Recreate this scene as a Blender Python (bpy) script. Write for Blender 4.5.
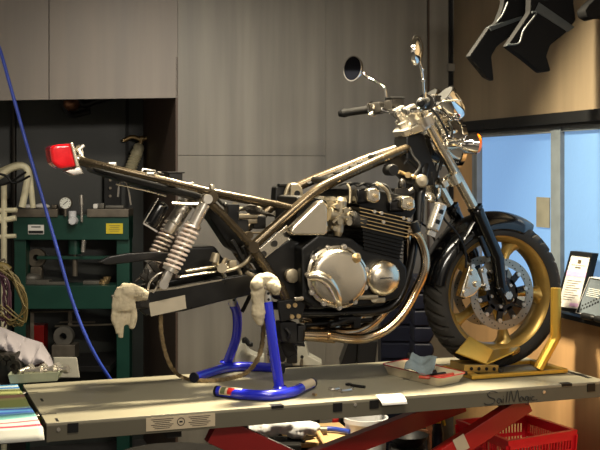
import bpy, bmesh, math, random
from mathutils import Vector, Matrix
random.seed(7)
for o in list(bpy.data.objects): bpy.data.objects.remove(o)
SC = bpy.context.scene
COL = SC.collection
V = Vector
# ---------------------------------------------------------------- camera, world, lights, exposure
F_PX, HOR = 1120.0, 171.0
YAW = math.radians(20)
CAM = V((-0.845, -4.02, 1.55))
FW = V((math.sin(YAW), math.cos(YAW), 0)); RT = V((math.cos(YAW), -math.sin(YAW), 0)); UP = V((0, 0, 1))
cd = bpy.data.cameras.new('camera'); cam = bpy.data.objects.new('camera', cd); COL.objects.link(cam)
cd.sensor_width = 36; cd.lens = F_PX / 600 * 36; cd.shift_y = -(225 - HOR) / 600
cd.clip_start = 0.05
cam.location = CAM; cam.rotation_euler = (math.radians(90), 0, -YAW)
SC.camera = cam
SC.view_settings.view_transform = 'Standard'; SC.view_settings.look = 'None'
SC.view_settings.gamma = 1; SC.view_settings.use_curve_mapping = False
SC.view_settings.exposure = 0.0
w = bpy.data.worlds.new('world'); SC.world = w; w.use_nodes = True
nt = w.node_tree; tc = nt.nodes.new('ShaderNodeTexCoord'); no = nt.nodes.new('ShaderNodeTexNoise'); no.inputs['Scale'].default_value = 3.2; no.inputs['Detail'].default_value = 1.5
rp = nt.nodes.new('ShaderNodeValToRGB'); e = rp.color_ramp.elements; e[0].position = .44; e[0].color = (.16, .16, .17, 1); e[1].position = .66; e[1].color = (4.2, 3.6, 2.8, 1)  # made-up warm bright blobs, added for the metal to reflect
nt.links.new(tc.outputs['Generated'], no.inputs['Vector']); nt.links.new(no.outputs[0], rp.inputs[0]); nt.links.new(rp.outputs[0], nt.nodes['Background'].inputs[0])
w.node_tree.nodes['Background'].inputs[1].default_value = 0.2
def area(name, loc, target, sx, sy, power, col, spread=180):
    l = bpy.data.lights.new(name, 'AREA'); l.shape = 'RECTANGLE'; l.size = sx; l.size_y = sy
    l.energy = power; l.color = col; l.spread = math.radians(spread)
    o = bpy.data.objects.new(name, l); COL.objects.link(o); o.location = loc
    o.rotation_euler = (V(target) - V(loc)).to_track_quat('-Z', 'Y').to_euler(); return o
area('ceiling_or_fill_lamp', (0.85, 0.06, 2.72), (0.90, -0.92, 0.75), 0.36, 0.08, 190, (1.0, 0.86, 0.60), 126)
area('ceiling_or_fill_lamp', (0.2, -1.6, 2.72), (0.7, 0.1, 0.8), 1.2, 0.14, 17, (1.0, 0.89, 0.70), 100)  # unseen fill lamp for the near side of the bike
area('ceiling_or_fill_lamp', (0.5, -4.6, 2.5), (1.2, 0.3, 0.5), 1.2, 0.2, 36, (1.0, 0.92, 0.80), 150)  # fill lamp added behind the camera to brighten the space under the lift
area('ceiling_or_fill_lamp', (0.25, 0.1, 2.72), (0.95, 1.35, 1.0), 1.0, 0.12, 10, (1.0, 0.95, 0.84), 85)  # unseen fill lamp, added only to brighten the back wall
area('ceiling_or_fill_lamp', (-1.4, 0.3, 2.72), (-0.9, 1.0, 0.6), 0.5, 0.2, 3, (1.0, 0.94, 0.84), 120)  # weak unseen lamp brightening the alcove end
# ---------------------------------------------------------------- pixel rays -> points on real planes
def ray(px, py): return FW + RT * ((px - 300) / F_PX) + UP * ((HOR - py) / F_PX)
def P(px, py, Y):
    d = ray(px, py); return CAM + d * ((Y - CAM.y) / d.y)
def Pz(px, py, z):
    d = ray(px, py); return CAM + d * ((z - CAM.z) / d.z)
def Pd(px, py, d): return CAM + ray(px, py) * d
A3 = math.radians(3)
C0 = V((1.955, 1.3, 0)); E1 = V((math.cos(A3), -math.sin(A3), 0)); E2 = V((math.sin(A3), math.cos(A3), 0))
def W(u, v, z): return C0 + E1 * u + E2 * v + UP * z
def PU(px, py, u):
    d = ray(px, py); return CAM + d * ((C0 + E1 * u - CAM).dot(E1) / d.dot(E1))
def PV(px, py, v):
    d = ray(px, py); return CAM + d * ((C0 + E2 * v - CAM).dot(E2) / d.dot(E2))
def uv(p): q = p - C0; return q.dot(E1), q.dot(E2)
# ---------------------------------------------------------------- materials
def lin(c):
    c = c / 255; return c / 12.92 if c <= .04045 else ((c + .055) / 1.055) ** 2.4
def rgb(r, g, b): return (lin(r), lin(g), lin(b), 1)
def nn(nt, t, **k):
    n = nt.nodes.new(t)
    for a, b in k.items(): setattr(n, a, b)
    return n
def mat(name, col, rough=.5, metal=0.0, var=.12, scale=(18, 18, 18), bump=0.0, coat=0.0, emit=0.0, emitcol=None, spec=None, trans=0.0, col2=None, alpha=1.0, rvar=.08):
    m = bpy.data.materials.new(name); m.use_nodes = True; nt = m.node_tree
    b = nt.nodes['Principled BSDF']
    c = rgb(*col)
    tc = nn(nt, 'ShaderNodeTexCoord'); mp = nn(nt, 'ShaderNodeMapping'); mp.inputs['Scale'].default_value = scale
    no = nn(nt, 'ShaderNodeTexNoise'); no.inputs['Scale'].default_value = 1.0; no.inputs['Detail'].default_value = 5
    nt.links.new(tc.outputs['Object'], mp.inputs[0]); nt.links.new(mp.outputs[0], no.inputs['Vector'])
    rp = nn(nt, 'ShaderNodeValToRGB'); e = rp.color_ramp.elements
    c2 = rgb(*col2) if col2 else None
    e[0].position = .3; e[1].position = .7
    e[0].color = tuple(x * (1 - var) for x in c[:3]) + (1,)
    e[1].color = c2 if c2 else tuple(min(1, x * (1 + var)) for x in c[:3]) + (1,)
    nt.links.new(no.outputs[0], rp.inputs[0]); nt.links.new(rp.outputs[0], b.inputs['Base Color'])
    b.inputs['Metallic'].default_value = metal; b.inputs['Coat Weight'].default_value = coat
    if rvar:
        mr = nn(nt, 'ShaderNodeMapRange'); mr.inputs['To Min'].default_value = max(.02, rough - rvar); mr.inputs['To Max'].default_value = min(1, rough + rvar)
        nt.links.new(no.outputs[0], mr.inputs[0]); nt.links.new(mr.outputs[0], b.inputs['Roughness'])
    else: b.inputs['Roughness'].default_value = rough
    if spec is not None: b.inputs['Specular IOR Level'].default_value = spec
    b.inputs['Transmission Weight'].default_value = trans; b.inputs['Alpha'].default_value = alpha
    if bump:
        bp = nn(nt, 'ShaderNodeBump'); bp.inputs['Strength'].default_value = bump; bp.inputs['Distance'].default_value = .004
        nt.links.new(no.outputs[0], bp.inputs['Height']); nt.links.new(bp.outputs[0], b.inputs['Normal'])
    if emit:
        b.inputs['Emission Strength'].default_value = emit
        if emitcol: b.inputs['Emission Color'].default_value = rgb(*emitcol)
        else: nt.links.new(rp.outputs[0], b.inputs['Emission Color'])
    return m
M = {}
M['board'] = mat('board', (102, 97, 88), .45, 0, .2, (14, 14, .8), .05)
M['boardr'] = mat('boardr', (118, 104, 84), .55, 0, .16, (9, 9, .7), .04, spec=.3)
M['boardl'] = mat('boardl', (112, 103, 94), .5, 0, .16, (12, 12, .8), .05)
M['wood'] = mat('wood', (170, 134, 92), .55, 0, .15, (10, 10, .9), .04, spec=.3)
M['darkwall'] = mat('darkwall', (32, 37, 34), .45, 0, .2, (3, 3, 3))
M['floor'] = mat('floor', (44, 42, 40), .6, 0, .3, (6, 6, 6))
M['ceil'] = mat('ceil', (120, 112, 100), .8)
M['brownedge'] = mat('brownedge', (58, 42, 30), .6)
M['seam'] = mat('seam', (22, 19, 16), .8)
M['blacktrim'] = mat('blacktrim', (11, 12, 14), .5, spec=.25)
M['alu'] = mat('alu', (116, 120, 122), .5)
M['alud'] = mat('alud', (96, 104, 110), .5)
M['pane'] = mat('pane', (70, 98, 130), .4, 0, .05, (60, 60, 60), .15, emit=.78, emitcol=(134, 178, 228))
M['pane2'] = mat('pane2', (70, 98, 130), .4, 0, .05, (60, 60, 60), .15, emit=.64, emitcol=(134, 174, 218))
M['beige'] = mat('beige', (112, 110, 98), .7, emit=.1)
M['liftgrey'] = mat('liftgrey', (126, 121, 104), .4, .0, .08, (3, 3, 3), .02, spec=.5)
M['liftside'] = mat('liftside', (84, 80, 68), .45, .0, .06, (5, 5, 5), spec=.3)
M['black'] = mat('black', (6, 6, 6), .5, spec=.3)
M['gloss'] = mat('gloss', (5, 5, 6), .14, 0, .1, spec=.5, rvar=.02)
M['satin'] = mat('satin', (10, 10, 10), .38, .0, spec=.3)
M['dark'] = mat('dark', (18, 17, 16), .5, .0, spec=.3)
M['rubber'] = mat('rubber', (38, 36, 33), .75, 0, .2, spec=.25)
M['framem'] = mat('framem', (76, 66, 51), .27, .7, .1, rvar=.04)
M['framed'] = mat('framed', (14, 13, 12), .3, 0, .1, spec=.4)
M['chrome'] = mat('chrome', (236, 234, 230), .07, 1, .03, rvar=.03)
M['polish'] = mat('polish', (216, 206, 186), .25, 1, .02, (30, 30, 30), rvar=.02)
M['cast'] = mat('cast', (150, 140, 120), .42, .9, .15, (60, 60, 60), .05)
M['castd'] = mat('castd', (44, 41, 37), .45, .6, .2, (60, 60, 60), .05)
M['gold'] = mat('gold', (166, 136, 74), .34, .7, .08, rvar=.05)
M['goldpl'] = mat('goldpl', (206, 164, 70), .3, .8, .06, (30, 30, 6), rvar=.06)
M['brass'] = mat('brass', (186, 160, 116), .35, .9, .2, (50, 50, 50))
M['copper'] = mat('copper', (140, 98, 72), .4, .8, .3, (70, 70, 70))
M['header'] = mat('header', (206, 166, 116), .2, 1, .2, (16, 16, 16), col2=(196, 184, 164), rvar=.05)
M['spring'] = mat('spring', (230, 214, 202), .3, .2, .05)
M['silver'] = mat('silver', (196, 190, 180), .28, .85, .06)
M['red'] = mat('red', (226, 16, 28), .16, 0, .15, (30, 30, 30), coat=.5, emit=.05, emitcol=(190, 18, 22))  # tail lamp is unlit; weak emission only brightens its lens
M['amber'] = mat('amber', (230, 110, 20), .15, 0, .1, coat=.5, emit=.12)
M['blue'] = mat('blue', (26, 34, 168), .25, 0, .08, (8, 8, 8), coat=.4, rvar=.04)
M['bluehose'] = mat('bluehose', (38, 60, 150), .4)
M['navy'] = mat('navy', (9, 12, 26), .5, 0, .15, spec=.25)
M['white'] = mat('white', (226, 222, 214), .7, 0, .06)
M['paper'] = mat('paper', (244, 242, 234), .8, 0, .03, emit=.0)
M['tape'] = mat('tape', (150, 142, 126), .7, 0, .06)
M['glove'] = mat('glove', (158, 148, 126), .95, 0, .1, (90, 90, 90), .5)
M['cloth'] = mat('cloth', (128, 123, 128), .95, 0, .06, (12, 12, 12), .1)
M['green'] = mat('green', (20, 62, 50), .4, .1, .15, (8, 8, 8))
M['steel'] = mat('steel', (112, 104, 92), .45, .6, .2, (20, 20, 20))
M['greyplate'] = mat('greyplate', (96, 92, 84), .5, .4, .15)
M['cream'] = mat('cream', (206, 198, 166), .45, 0, .08)
M['yellow'] = mat('yellow', (206, 184, 40), .5, 0, .06)
M['wirey'] = mat('wirey', (116, 100, 54), .5)
M['wirem'] = mat('wirem', (88, 52, 66), .5)
M['redpaint'] = mat('redpaint', (150, 18, 16), .35, 0, .1, (6, 6, 6), coat=.2)
M['redcrate'] = mat('redcrate', (226, 30, 44), .4, 0, .06)
M['enamel'] = mat('enamel', (196, 184, 156), .3, 0, .04, coat=.3)
M['orange'] = mat('orange', (160, 58, 34), .4)
M['bluerag'] = mat('bluerag', (104, 116, 120), .95, 0, .1, (70, 70, 70), .3)
M['ply'] = mat('ply', (184, 152, 104), .7, 0, .12, (4, 20, 20))
M['plastic'] = mat('plastic', (206, 206, 206), .35, 0, .05)
M['scoop'] = mat('scoop', (11, 11, 12), .8, 0, .12, spec=.1)
M['scoopband'] = mat('scoopband', (48, 52, 54), .5, spec=.3)
M['olive'] = mat('olive', (84, 92, 66), .5, .1)
M['mirror'] = mat('mirror', (58, 62, 74), .04, 1, .02, rvar=0)
M['chain'] = mat('chain', (128, 110, 80), .45, .6, .3, (90, 90, 90))
M['ink'] = mat('ink', (14, 12, 10), .6)
M['purple'] = mat('purple', (176, 140, 176), .8)
M['gauge'] = mat('gauge', (226, 226, 214), .5)
M['olive2'] = mat('olive2', (128, 134, 116), .4)
M['disc'] = mat('disc', (150, 144, 132), .35, .9, .05)
M['palegrey'] = mat('palegrey', (132, 130, 120), .5)
M['cert'] = mat('cert', (176, 172, 168), .7, 0, .04)
M['sticker'] = mat('sticker', (168, 154, 130), .6, 0, .04)
# ---------------------------------------------------------------- mesh builder
def basis(axis):
    a = axis.normalized(); t = V((0, 0, 1)) if abs(a.z) < .9 else V((1, 0, 0))
    x = t.cross(a).normalized(); y = a.cross(x); return x, y, a
def cr(pts, n=6):
    out = []; q = [pts[0] * 2 - pts[1]] + list(pts) + [pts[-1] * 2 - pts[-2]]
    for i in range(1, len(q) - 2):
        a, b, c, d = q[i - 1:i + 3]
        for k in range(n):
            t = k / n
            out.append(.5 * ((2 * b) + (c - a) * t + (2 * a - 5 * b + 4 * c - d) * t * t + (3 * b - a - 3 * c + d) * t ** 3))
    out.append(pts[-1].copy()); return out
class MB:
    def __init__(s): s.v = []; s.f = []; s.fm = []; s.mi = 0
    def add(s, vs, fs):
        n = len(s.v); s.v += [V(x) for x in vs]
        for f in fs: s.f.append([i + n for i in f]); s.fm.append(s.mi)
        return s
    def addbm(s, bm):
        bm.verts.index_update(); s.add([v.co.copy() for v in bm.verts], [[v.index for v in f.verts] for f in bm.faces]); bm.free(); return s
    def hexa(s, c8, bevel=0, seg=2):
        fs = [(3, 2, 1, 0), (4, 5, 6, 7), (0, 1, 5, 4), (1, 2, 6, 5), (2, 3, 7, 6), (3, 0, 4, 7)]
        if not bevel: return s.add(c8, fs)
        bm = bmesh.new(); vs = [bm.verts.new(c) for c in c8]
        for f in fs: bm.faces.new([vs[i] for i in f])
        bmesh.ops.recalc_face_normals(bm, faces=bm.faces)
        bmesh.ops.bevel(bm, geom=bm.edges[:], offset=bevel, segments=seg, affect='EDGES', profile=.5)
        return s.addbm(bm)
    def box(s, c, size, ax=None, bevel=0, seg=2):
        x, y, z = ax or (V((1, 0, 0)), V((0, 1, 0)), V((0, 0, 1))); c = V(c)
        hx, hy, hz = x * size[0] / 2, y * size[1] / 2, z * size[2] / 2
        return s.hexa([c - hx - hy - hz, c + hx - hy - hz, c + hx + hy - hz, c - hx + hy - hz, c - hx - hy + hz, c + hx - hy + hz, c + hx + hy + hz, c - hx + hy + hz], bevel, seg)
    def wbox(s, u0, u1, v0, v1, z0, z1, bevel=0):
        return s.hexa([W(u0, v0, z0), W(u1, v0, z0), W(u1, v1, z0), W(u0, v1, z0), W(u0, v0, z1), W(u1, v0, z1), W(u1, v1, z1), W(u0, v1, z1)], bevel)
    def bar(s, p0, p1, w, h, side=V((0, 1, 0)), bevel=0):
        a = (p1 - p0); L = a.length; x = a.normalized(); y = (side - x * side.dot(x)).normalized(); z = x.cross(y)
        return s.box((p0 + p1) / 2, (L, w, h), (x, y, z), bevel)
    def loft(s, rings, closed=False, caps=True):
        n = len(rings[0]); vs = [p for r in rings for p in r]; fs = []
        m = len(rings)
        for i in range(m if closed else m - 1):
            j = (i + 1) % m
            for k in range(n): fs.append((i * n + k, i * n + (k + 1) % n, j * n + (k + 1) % n, j * n + k))
        if caps and not closed: fs.append(list(range(n))[::-1]); fs.append([(m - 1) * n + k for k in range(n)])
        return s.add(vs, fs)
    def tube(s, pts, r, seg=10, n=6, smooth=True, flat=1.0, closed=False, radii=None):
        pts = [V(p) for p in pts]
        q = cr(pts, n) if smooth and len(pts) > 2 else pts
        if radii: rr = [radii[min(int(i / (len(q) - 1) * (len(radii) - 1)), len(radii) - 2)] * (1 - (i / (len(q) - 1) * (len(radii) - 1) - min(int(i / (len(q) - 1) * (len(radii) - 1)), len(radii) - 2))) + radii[min(int(i / (len(q) - 1) * (len(radii) - 1)), len(radii) - 2) + 1] * (i / (len(q) - 1) * (len(radii) - 1) - min(int(i / (len(q) - 1) * (len(radii) - 1)), len(radii) - 2)) for i in range(len(q))]
        else: rr = [r] * len(q)
        t = (q[1] - q[0]).normalized(); x, y, _ = basis(t); rings = []
        for i, p in enumerate(q):
            a = q[max(i - 1, 0)]; b = q[min(i + 1, len(q) - 1)]; t2 = (b - a).normalized() if (b - a).length > 1e-9 else t
            rot = t.rotation_difference(t2); x = (rot @ x); x = (x - t2 * x.dot(t2)).normalized(); y = t2.cross(x); t = t2
            rings.append([p + x * math.cos(2 * math.pi * k / seg) * rr[i] + y * math.sin(2 * math.pi * k / seg) * rr[i] * flat for k in range(seg)])
        return s.loft(rings)
    def cyl(s, p0, p1, r0, r1=None, seg=18):
        r1 = r0 if r1 is None else r1; x, y, a = basis(p1 - p0)
        ring = lambda p, r: [p + (x * math.cos(2 * math.pi * k / seg) + y * math.sin(2 * math.pi * k / seg)) * r for k in range(seg)]
        return s.loft([ring(p0, r0), ring(p1, r1)])
    def lathe(s, prof, o, axis, seg=32, a0=0, a1=2 * math.pi, ref=None, closed=False, rfun=None):
        x, y, a = basis(axis)
        if ref is not None: x = (ref - a * ref.dot(a)).normalized(); y = a.cross(x)
        full = abs(a1 - a0 - 2 * math.pi) < 1e-6; m = seg if full else seg + 1; rings = []
        for i in range(m):
            t = a0 + (a1 - a0) * i / seg; d = x * math.cos(t) + y * math.sin(t)
            rings.append([o + d * (r if not rfun else rfun(t, k, r)) + a * h for k, (r, h) in enumerate(prof)])
        n = len(prof); vs = [p for r in rings for p in r]; fs = []
        for i in range(m if full else m - 1):
            j = (i + 1) % m
            for k in range(n if closed else n - 1):
                l = (k + 1) % n; fs.append((i * n + k, j * n + k, j * n + l, i * n + l))
        if closed and not full: fs.append(list(range(n))); fs.append([(m - 1) * n + k for k in range(n)][::-1])
        return s.add(vs, fs)
    def prism(s, poly, ext, bevel=0, seg=2):
        n = len(poly); bm = bmesh.new(); a = [bm.verts.new(p) for p in poly]; b = [bm.verts.new(p + ext) for p in poly]
        bm.faces.new(a); bm.faces.new(b[::-1])
        for i in range(n): bm.faces.new((a[i], b[i], b[(i + 1) % n], a[(i + 1) % n]))
        bmesh.ops.recalc_face_normals(bm, faces=bm.faces)
        if bevel: bmesh.ops.bevel(bm, geom=bm.edges[:], offset=bevel, segments=seg, affect='EDGES', profile=.5, clamp_overlap=True)
        return s.addbm(bm)
    def ball(s, c, r, sc=(1, 1, 1), ax=None, seg=16, rings=10):
        x, y, z = ax or (V((1, 0, 0)), V((0, 1, 0)), V((0, 0, 1))); c = V(c); rr = []
        for i in range(rings + 1):
            t = math.pi * i / rings * .998 + .003
            rr.append([c + (x * math.cos(2 * math.pi * k / seg) * sc[0] + y * math.sin(2 * math.pi * k / seg) * sc[1]) * r * math.sin(t) + z * math.cos(t) * r * sc[2] for k in range(seg)])
        return s.loft(rr)
    def helix(s, p0, p1, R, r, turns, seg=8, per=16):
        x, y, a = basis(p1 - p0); L = (p1 - p0).length; N = int(turns * per)
        return s.tube([p0 + (x * math.cos(2 * math.pi * i / per) + y * math.sin(2 * math.pi * i / per)) * R + a * L * i / N for i in range(N + 1)], r, seg, smooth=False)
    def grid(s, fn, nu, nv, thick=0.0):
        vs = [fn(i / nu, j / nv) for i in range(nu + 1) for j in range(nv + 1)]
        fs = [(i * (nv + 1) + j, (i + 1) * (nv + 1) + j, (i + 1) * (nv + 1) + j + 1, i * (nv + 1) + j + 1) for i in range(nu) for j in range(nv)]
        s.add(vs, fs); return s
    def clusters(s):
        par = list(range(len(s.v)))
        def find(i):
            while par[i] != i: par[i] = par[par[i]]; i = par[i]
            return i
        for f in s.f:
            r = find(f[0])
            for k in f[1:]: par[find(k)] = r
        g = {}
        for i in range(len(s.v)): g.setdefault(find(i), []).append(i)
        bb = [[ix, [min(s.v[i][a] for i in ix) - .003 for a in range(3)], [max(s.v[i][a] for i in ix) + .003 for a in range(3)]] for ix in g.values()]
        done = False
        while not done:
            done = True
            for a in range(len(bb)):
                for b in range(a + 1, len(bb)):
                    A, B = bb[a], bb[b]
                    if all(A[1][k] <= B[2][k] and B[1][k] <= A[2][k] for k in range(3)):
                        bb[a] = [A[0] + B[0], [min(A[1][k], B[1][k]) for k in range(3)], [max(A[2][k], B[2][k]) for k in range(3)]]; del bb[b]; done = False; break
                if not done: break
        return [set(x[0]) for x in bb]
    def build(s, name, m, parent=None, ang=38, solid=0, remesh=0, sub=0, wrinkle=0):
        if parent and not (solid or remesh or sub) and not any(k in name for k in NOSPLIT) and 1 < len(s.v) < 30000:
            cl = s.clusters()
            if 1 < len(cl) <= 14:
                cl.sort(key=len, reverse=True); first = None
                for ix in cl:
                    q = MB(); mp = {}
                    for i in sorted(ix): mp[i] = len(q.v); q.v.append(s.v[i])
                    for f, mi in zip(s.f, s.fm):
                        if f[0] in ix: q.f.append([mp[i] for i in f]); q.fm.append(mi)
                    o = q.build1(name, m, parent, ang)
                    first = first or o
                return first
        return s.build1(name, m, parent, ang, solid, remesh, sub, wrinkle)
    def build1(s, name, m, parent=None, ang=38, solid=0, remesh=0, sub=0, wrinkle=0):
        ms = m if isinstance(m, (list, tuple)) else [m]
        org = WORLD.get(parent.name, V((0, 0, 0))) if parent else V((0, 0, 0))
        if not parent:
            xs = [p.x for p in s.v]; ys = [p.y for p in s.v]; zs = [p.z for p in s.v]
            org = V(((min(xs) + max(xs)) / 2, (min(ys) + max(ys)) / 2, min(zs)))
        me = bpy.data.meshes.new(name); me.from_pydata([p - org for p in s.v], [], s.f)
        for k in ms: me.materials.append(M[k])
        if len(ms) > 1: me.polygons.foreach_set('material_index', s.fm)
        bm = bmesh.new(); bm.from_mesh(me); bmesh.ops.recalc_face_normals(bm, faces=bm.faces); bm.to_mesh(me); bm.free()
        me.polygons.foreach_set('use_smooth', [True] * len(me.polygons)); me.set_sharp_from_angle(angle=math.radians(ang)); me.update()
        o = bpy.data.objects.new(name, me); COL.objects.link(o)
        if parent: o.parent = parent; WORLD[o.name] = org
        else: o.location = org; WORLD[o.name] = org
        if not (solid or remesh or sub):
            md = o.modifiers.new('weighted_normal', 'WEIGHTED_NORMAL'); md.keep_sharp = True; md.weight = 80
        if solid:
            md = o.modifiers.new('solidify', 'SOLIDIFY'); md.thickness = solid; md.offset = 0
        if remesh:
            md = o.modifiers.new('remesh', 'REMESH'); md.mode = 'VOXEL'; md.voxel_size = remesh; md.use_smooth_shade = True
            md = o.modifiers.new('smooth', 'SMOOTH'); md.iterations = 3; md.factor = .5
            if wrinkle:
                tx = bpy.data.textures.new('folds', 'CLOUDS'); tx.noise_scale = .022; tx.noise_depth = 2
                md = o.modifiers.new('displace', 'DISPLACE'); md.texture = tx; md.strength = wrinkle; md.mid_level = .5
        if sub:
            md = o.modifiers.new('subdivision', 'SUBSURF'); md.levels = sub; md.render_levels = sub
        return o
WORLD = {}
NOSPLIT = ('print', 'letter', 'label', 'sticker', 'fin_edges', 'mark', 'dial', 'frame', 'wires', 'pane', 'slotted', 'casting', 'engine', 'disc', 'platform', 'wiring')
def tag(o, label, cat, group=None):
    o['label'] = label; o['category'] = cat
    if group: o['group'] = group
    return o
def thing(name, label, cat, loc, group=None):
    o = bpy.data.objects.new(name, None); COL.objects.link(o); o.location = V(loc); o.empty_display_size = .05
    WORLD[o.name] = V(loc); return tag(o, label, cat, group)
def struct(mb, name, m, parent=None, **k):
    o = mb.build(name, m, parent, **k)
    if not parent: o['kind'] = 'structure'
    return o
def dup(o, delta, parent=None):
    c = o.copy(); COL.objects.link(c); c.location = o.location + V(delta)
    if parent: c.parent = parent; c.location = o.location
    for ch in [k for k in bpy.data.objects if k.parent == o]:
        e = ch.copy(); COL.objects.link(e); e.parent = c
        for g in [k for k in bpy.data.objects if k.parent == ch]:
            h = g.copy(); COL.objects.link(h); h.parent = e
    return c
YM = V((0, -1, 0)); XP = V((1, 0, 0))
def mir(pts): return [V((p.x, -p.y, p.z)) for p in pts]
def PP(L, Y=None): return [P(a[0], a[1], a[2] if len(a) > 2 else Y) for a in L]
def K(px, d): return px * d / F_PX
# ---------------------------------------------------------------- the room
m = MB(); m.box((0.2, -1.0, -.05), (7.0, 7.5, .1)); struct(m, 'floor', 'floor')
m = MB(); m.box((0.2, -1.0, 2.85), (7.0, 7.5, .1)); struct(m, 'ceiling', 'ceil')
zt = 2.8
def ub(px): return uv(PV(px, 150, 0))[0]
uL, u1, u2 = ub(178), ub(326), ub(427)
def zb(py, px, v=0): return PV(px, py, v).z
m = MB(); zs = zb(155.5, 240)
g = .0012
m.wbox(uL, u1 - g, 0, .04, zs + g, zt); m.wbox(uL, u1 - g, 0, .04, 0, zs - g)
m.wbox(u1, u2 - g, 0, .04, 0, zt); m.wbox(u2 + g, .02, -.012, .04, 0, zt)
m.mi = 1; m.wbox(uL + .01, 0, .02, .05, 0, zt)
struct(m, 'wall_back', ['board', 'seam'])
# boards over the alcove, their lower edge a little out of level
m = MB(); a = PV(-120, 102.5, 0); b = PV(49, 99.5, 0); c = PV(178, 97.7, 0)
for (p, q, mi) in ((a, b, 0), (b, c, 0)):
    up = uv(p)[0] + .002, uv(q)[0] - .002
    m.prism([W(up[0], 0, p.z), W(up[1], 0, q.z), W(up[1], 0, zt), W(up[0], 0, zt)], E2 * .035)
struct(m, 'wall_alcove_upper', 'boardl')
m = MB(); ua = uv(PV(-300, 200, 1.0))[0]
m.wbox(ua, uL + .02, 1.0, 1.04, 0, zt)
m.mi = 1
for px in (13, 127): uu = uv(PV(px, 150, 1.0))[0]; m.wbox(uu - .008, uu + .008, .985, 1.0, 0, zt)
struct(m, 'wall_alcove', ['darkwall', 'black'])
m = MB(); m.wbox(uL - .012, uL + .0, .0, 1.0, 0, c.z + .2); struct(m, 'wall_alcove_side', 'brownedge')
# right wall with the window
def vr(px, py=200): return uv(PU(px, py, 0))[1]
zsill = PU(580, 314, 0).z; zl0 = PU(560, 124, 0).z; zl1 = PU(560, 113, 0).z
v0, vn = vr(473), -2.6
m = MB(); m.wbox(0, .05, vn, .04, 0, zsill - .02); m.wbox(0, .05, v0 + .012, .04, zsill - .02, zl1)
m.mi = 1; m.wbox(0, .05, vn, .0, zl1, zt)
struct(m, 'wall_right', ['wood', 'boardr'])
m = MB(); m.wbox(-.03, .05, vn, -.0, zl0 + .0, zl1); m.wbox(-.018, .05, vn, -.0, zl0 - .014, zl0); struct(m, 'trim_1', 'blacktrim')
m = MB(); m.wbox(-.06, .05, vn, vr(478), zsill - .02, zsill); struct(m, 'trim_2', 'blacktrim')
m = MB(); uu = ub(452); m.wbox(-.03, -.012, -.03, -.012, 1.4, zt); m.mi = 1; m.wbox(-.04, -.002, -.034, -.012, zb(68, 452) - .02, zb(68, 452) + .02); m.mi = 2
m.wbox(u2 - .002, u2 + .006, -.02, -.012, 1.0, zt); struct(m, 'trim_3', ['blacktrim', 'board', 'brownedge'])
m = MB(); zt_w = zl0 - .014
vm0, vm1 = vr(552), vr(561)
fr = [(v0, v0 - .0, 0)]
m.wbox(.0, .06, v0 - .045, v0 + .012, zsill, zt_w)
m.wbox(.0, .05, vm0, v0, zt_w - .022, zt_w); m.wbox(.0, .05, vm0, v0, zsill, zsill + .02)
m.mi = 1
m.wbox(-.006, .05, vm1 - .004, vm0, zsill, zt_w); m.wbox(.0, .05, vn, vm1, zt_w - .02, zt_w); m.wbox(.0, .05, vn, vm1, zsill, zsill + .02)
m.wbox(.0, .06, v0 - .026, v0 - .016, zsill, zt_w)
win = struct(m, 'window_1', ['alu', 'alud'])
m = MB(); m.wbox(.03, .036, vm0, v0 - .04, zsill, zt_w); struct(m, 'pane', 'pane', win)
m = MB(); m.wbox(.015, .021, vn, vm1, zsill, zt_w); struct(m, 'pane', 'pane2', win)
a, b = PU(537, 197, .028), PU(550, 228, .028); m = MB(); m.wbox(.024, .0295, uv(b)[1], uv(a)[1], b.z, a.z); struct(m, 'notice_sheet', 'beige', win)
sp_o = None
# ---------------------------------------------------------------- lift table
TZ = 0.75
lift = thing('lift_table', 'grey motorcycle lift table with red scissor legs under the stripped motorcycle', 'lift', (.66, -.07, 0))
X0, X1, Y0, Y1 = -.386, 1.717, -.406, .278
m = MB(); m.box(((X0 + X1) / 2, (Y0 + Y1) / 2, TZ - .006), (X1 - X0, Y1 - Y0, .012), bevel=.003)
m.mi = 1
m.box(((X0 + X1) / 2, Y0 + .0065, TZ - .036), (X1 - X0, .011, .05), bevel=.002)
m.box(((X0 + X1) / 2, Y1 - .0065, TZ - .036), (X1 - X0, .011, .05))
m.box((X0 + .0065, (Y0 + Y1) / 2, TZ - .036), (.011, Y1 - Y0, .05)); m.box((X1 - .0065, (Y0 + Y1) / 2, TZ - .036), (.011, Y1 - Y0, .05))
m.mi = 2
for px, py in ((73, 426), (337.5, 404), (374, 401), (591, 386.8)):
    c = P(px, py, Y0); m.box((c.x, Y0 + .004, TZ - .021), (.034, .014, .030))
for px in (273, 569):
    c = Pz(px, 403 if px < 300 else 384.5, TZ); m.box((c.x, Y0 + .012, TZ - .004), (.044, .03, .0096))
for px, py, dx, dy in ((31.5, 392.5, .045, .006), (42, 400, .008, .05), (48, 414, .055, .006), (57, 420, .008, .05)):
    c = Pz(px, py, TZ); m.box((c.x, c.y, TZ - .004), (dx, dy, .0094))
c = Pz(578, 373, TZ); m.box((X1 - .03, c.y, TZ - .004), (.02, .22, .0096))
m.mi = 3
for px, py in ((58.5, 429.5), (355, 404.5), (544, 392)):
    c = P(px, py, Y0); m.cyl(V((c.x, Y0 + .002, c.z)), V((c.x, Y0 - .003, c.z)), .006)
plat = m.build('platform', ['liftgrey', 'liftside', 'black', 'silver'], lift)
plat['label'] = 'grey steel table top with folded edge'
m = MB(); a, b = P(146, 417, Y0), P(215, 412, Y0); zc = TZ - .03
m.box(((a.x + b.x) / 2, Y0 - .0005, zc), (b.x - a.x, .002, .044))
m.mi = 1; xc = (a.x + b.x) / 2
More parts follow.
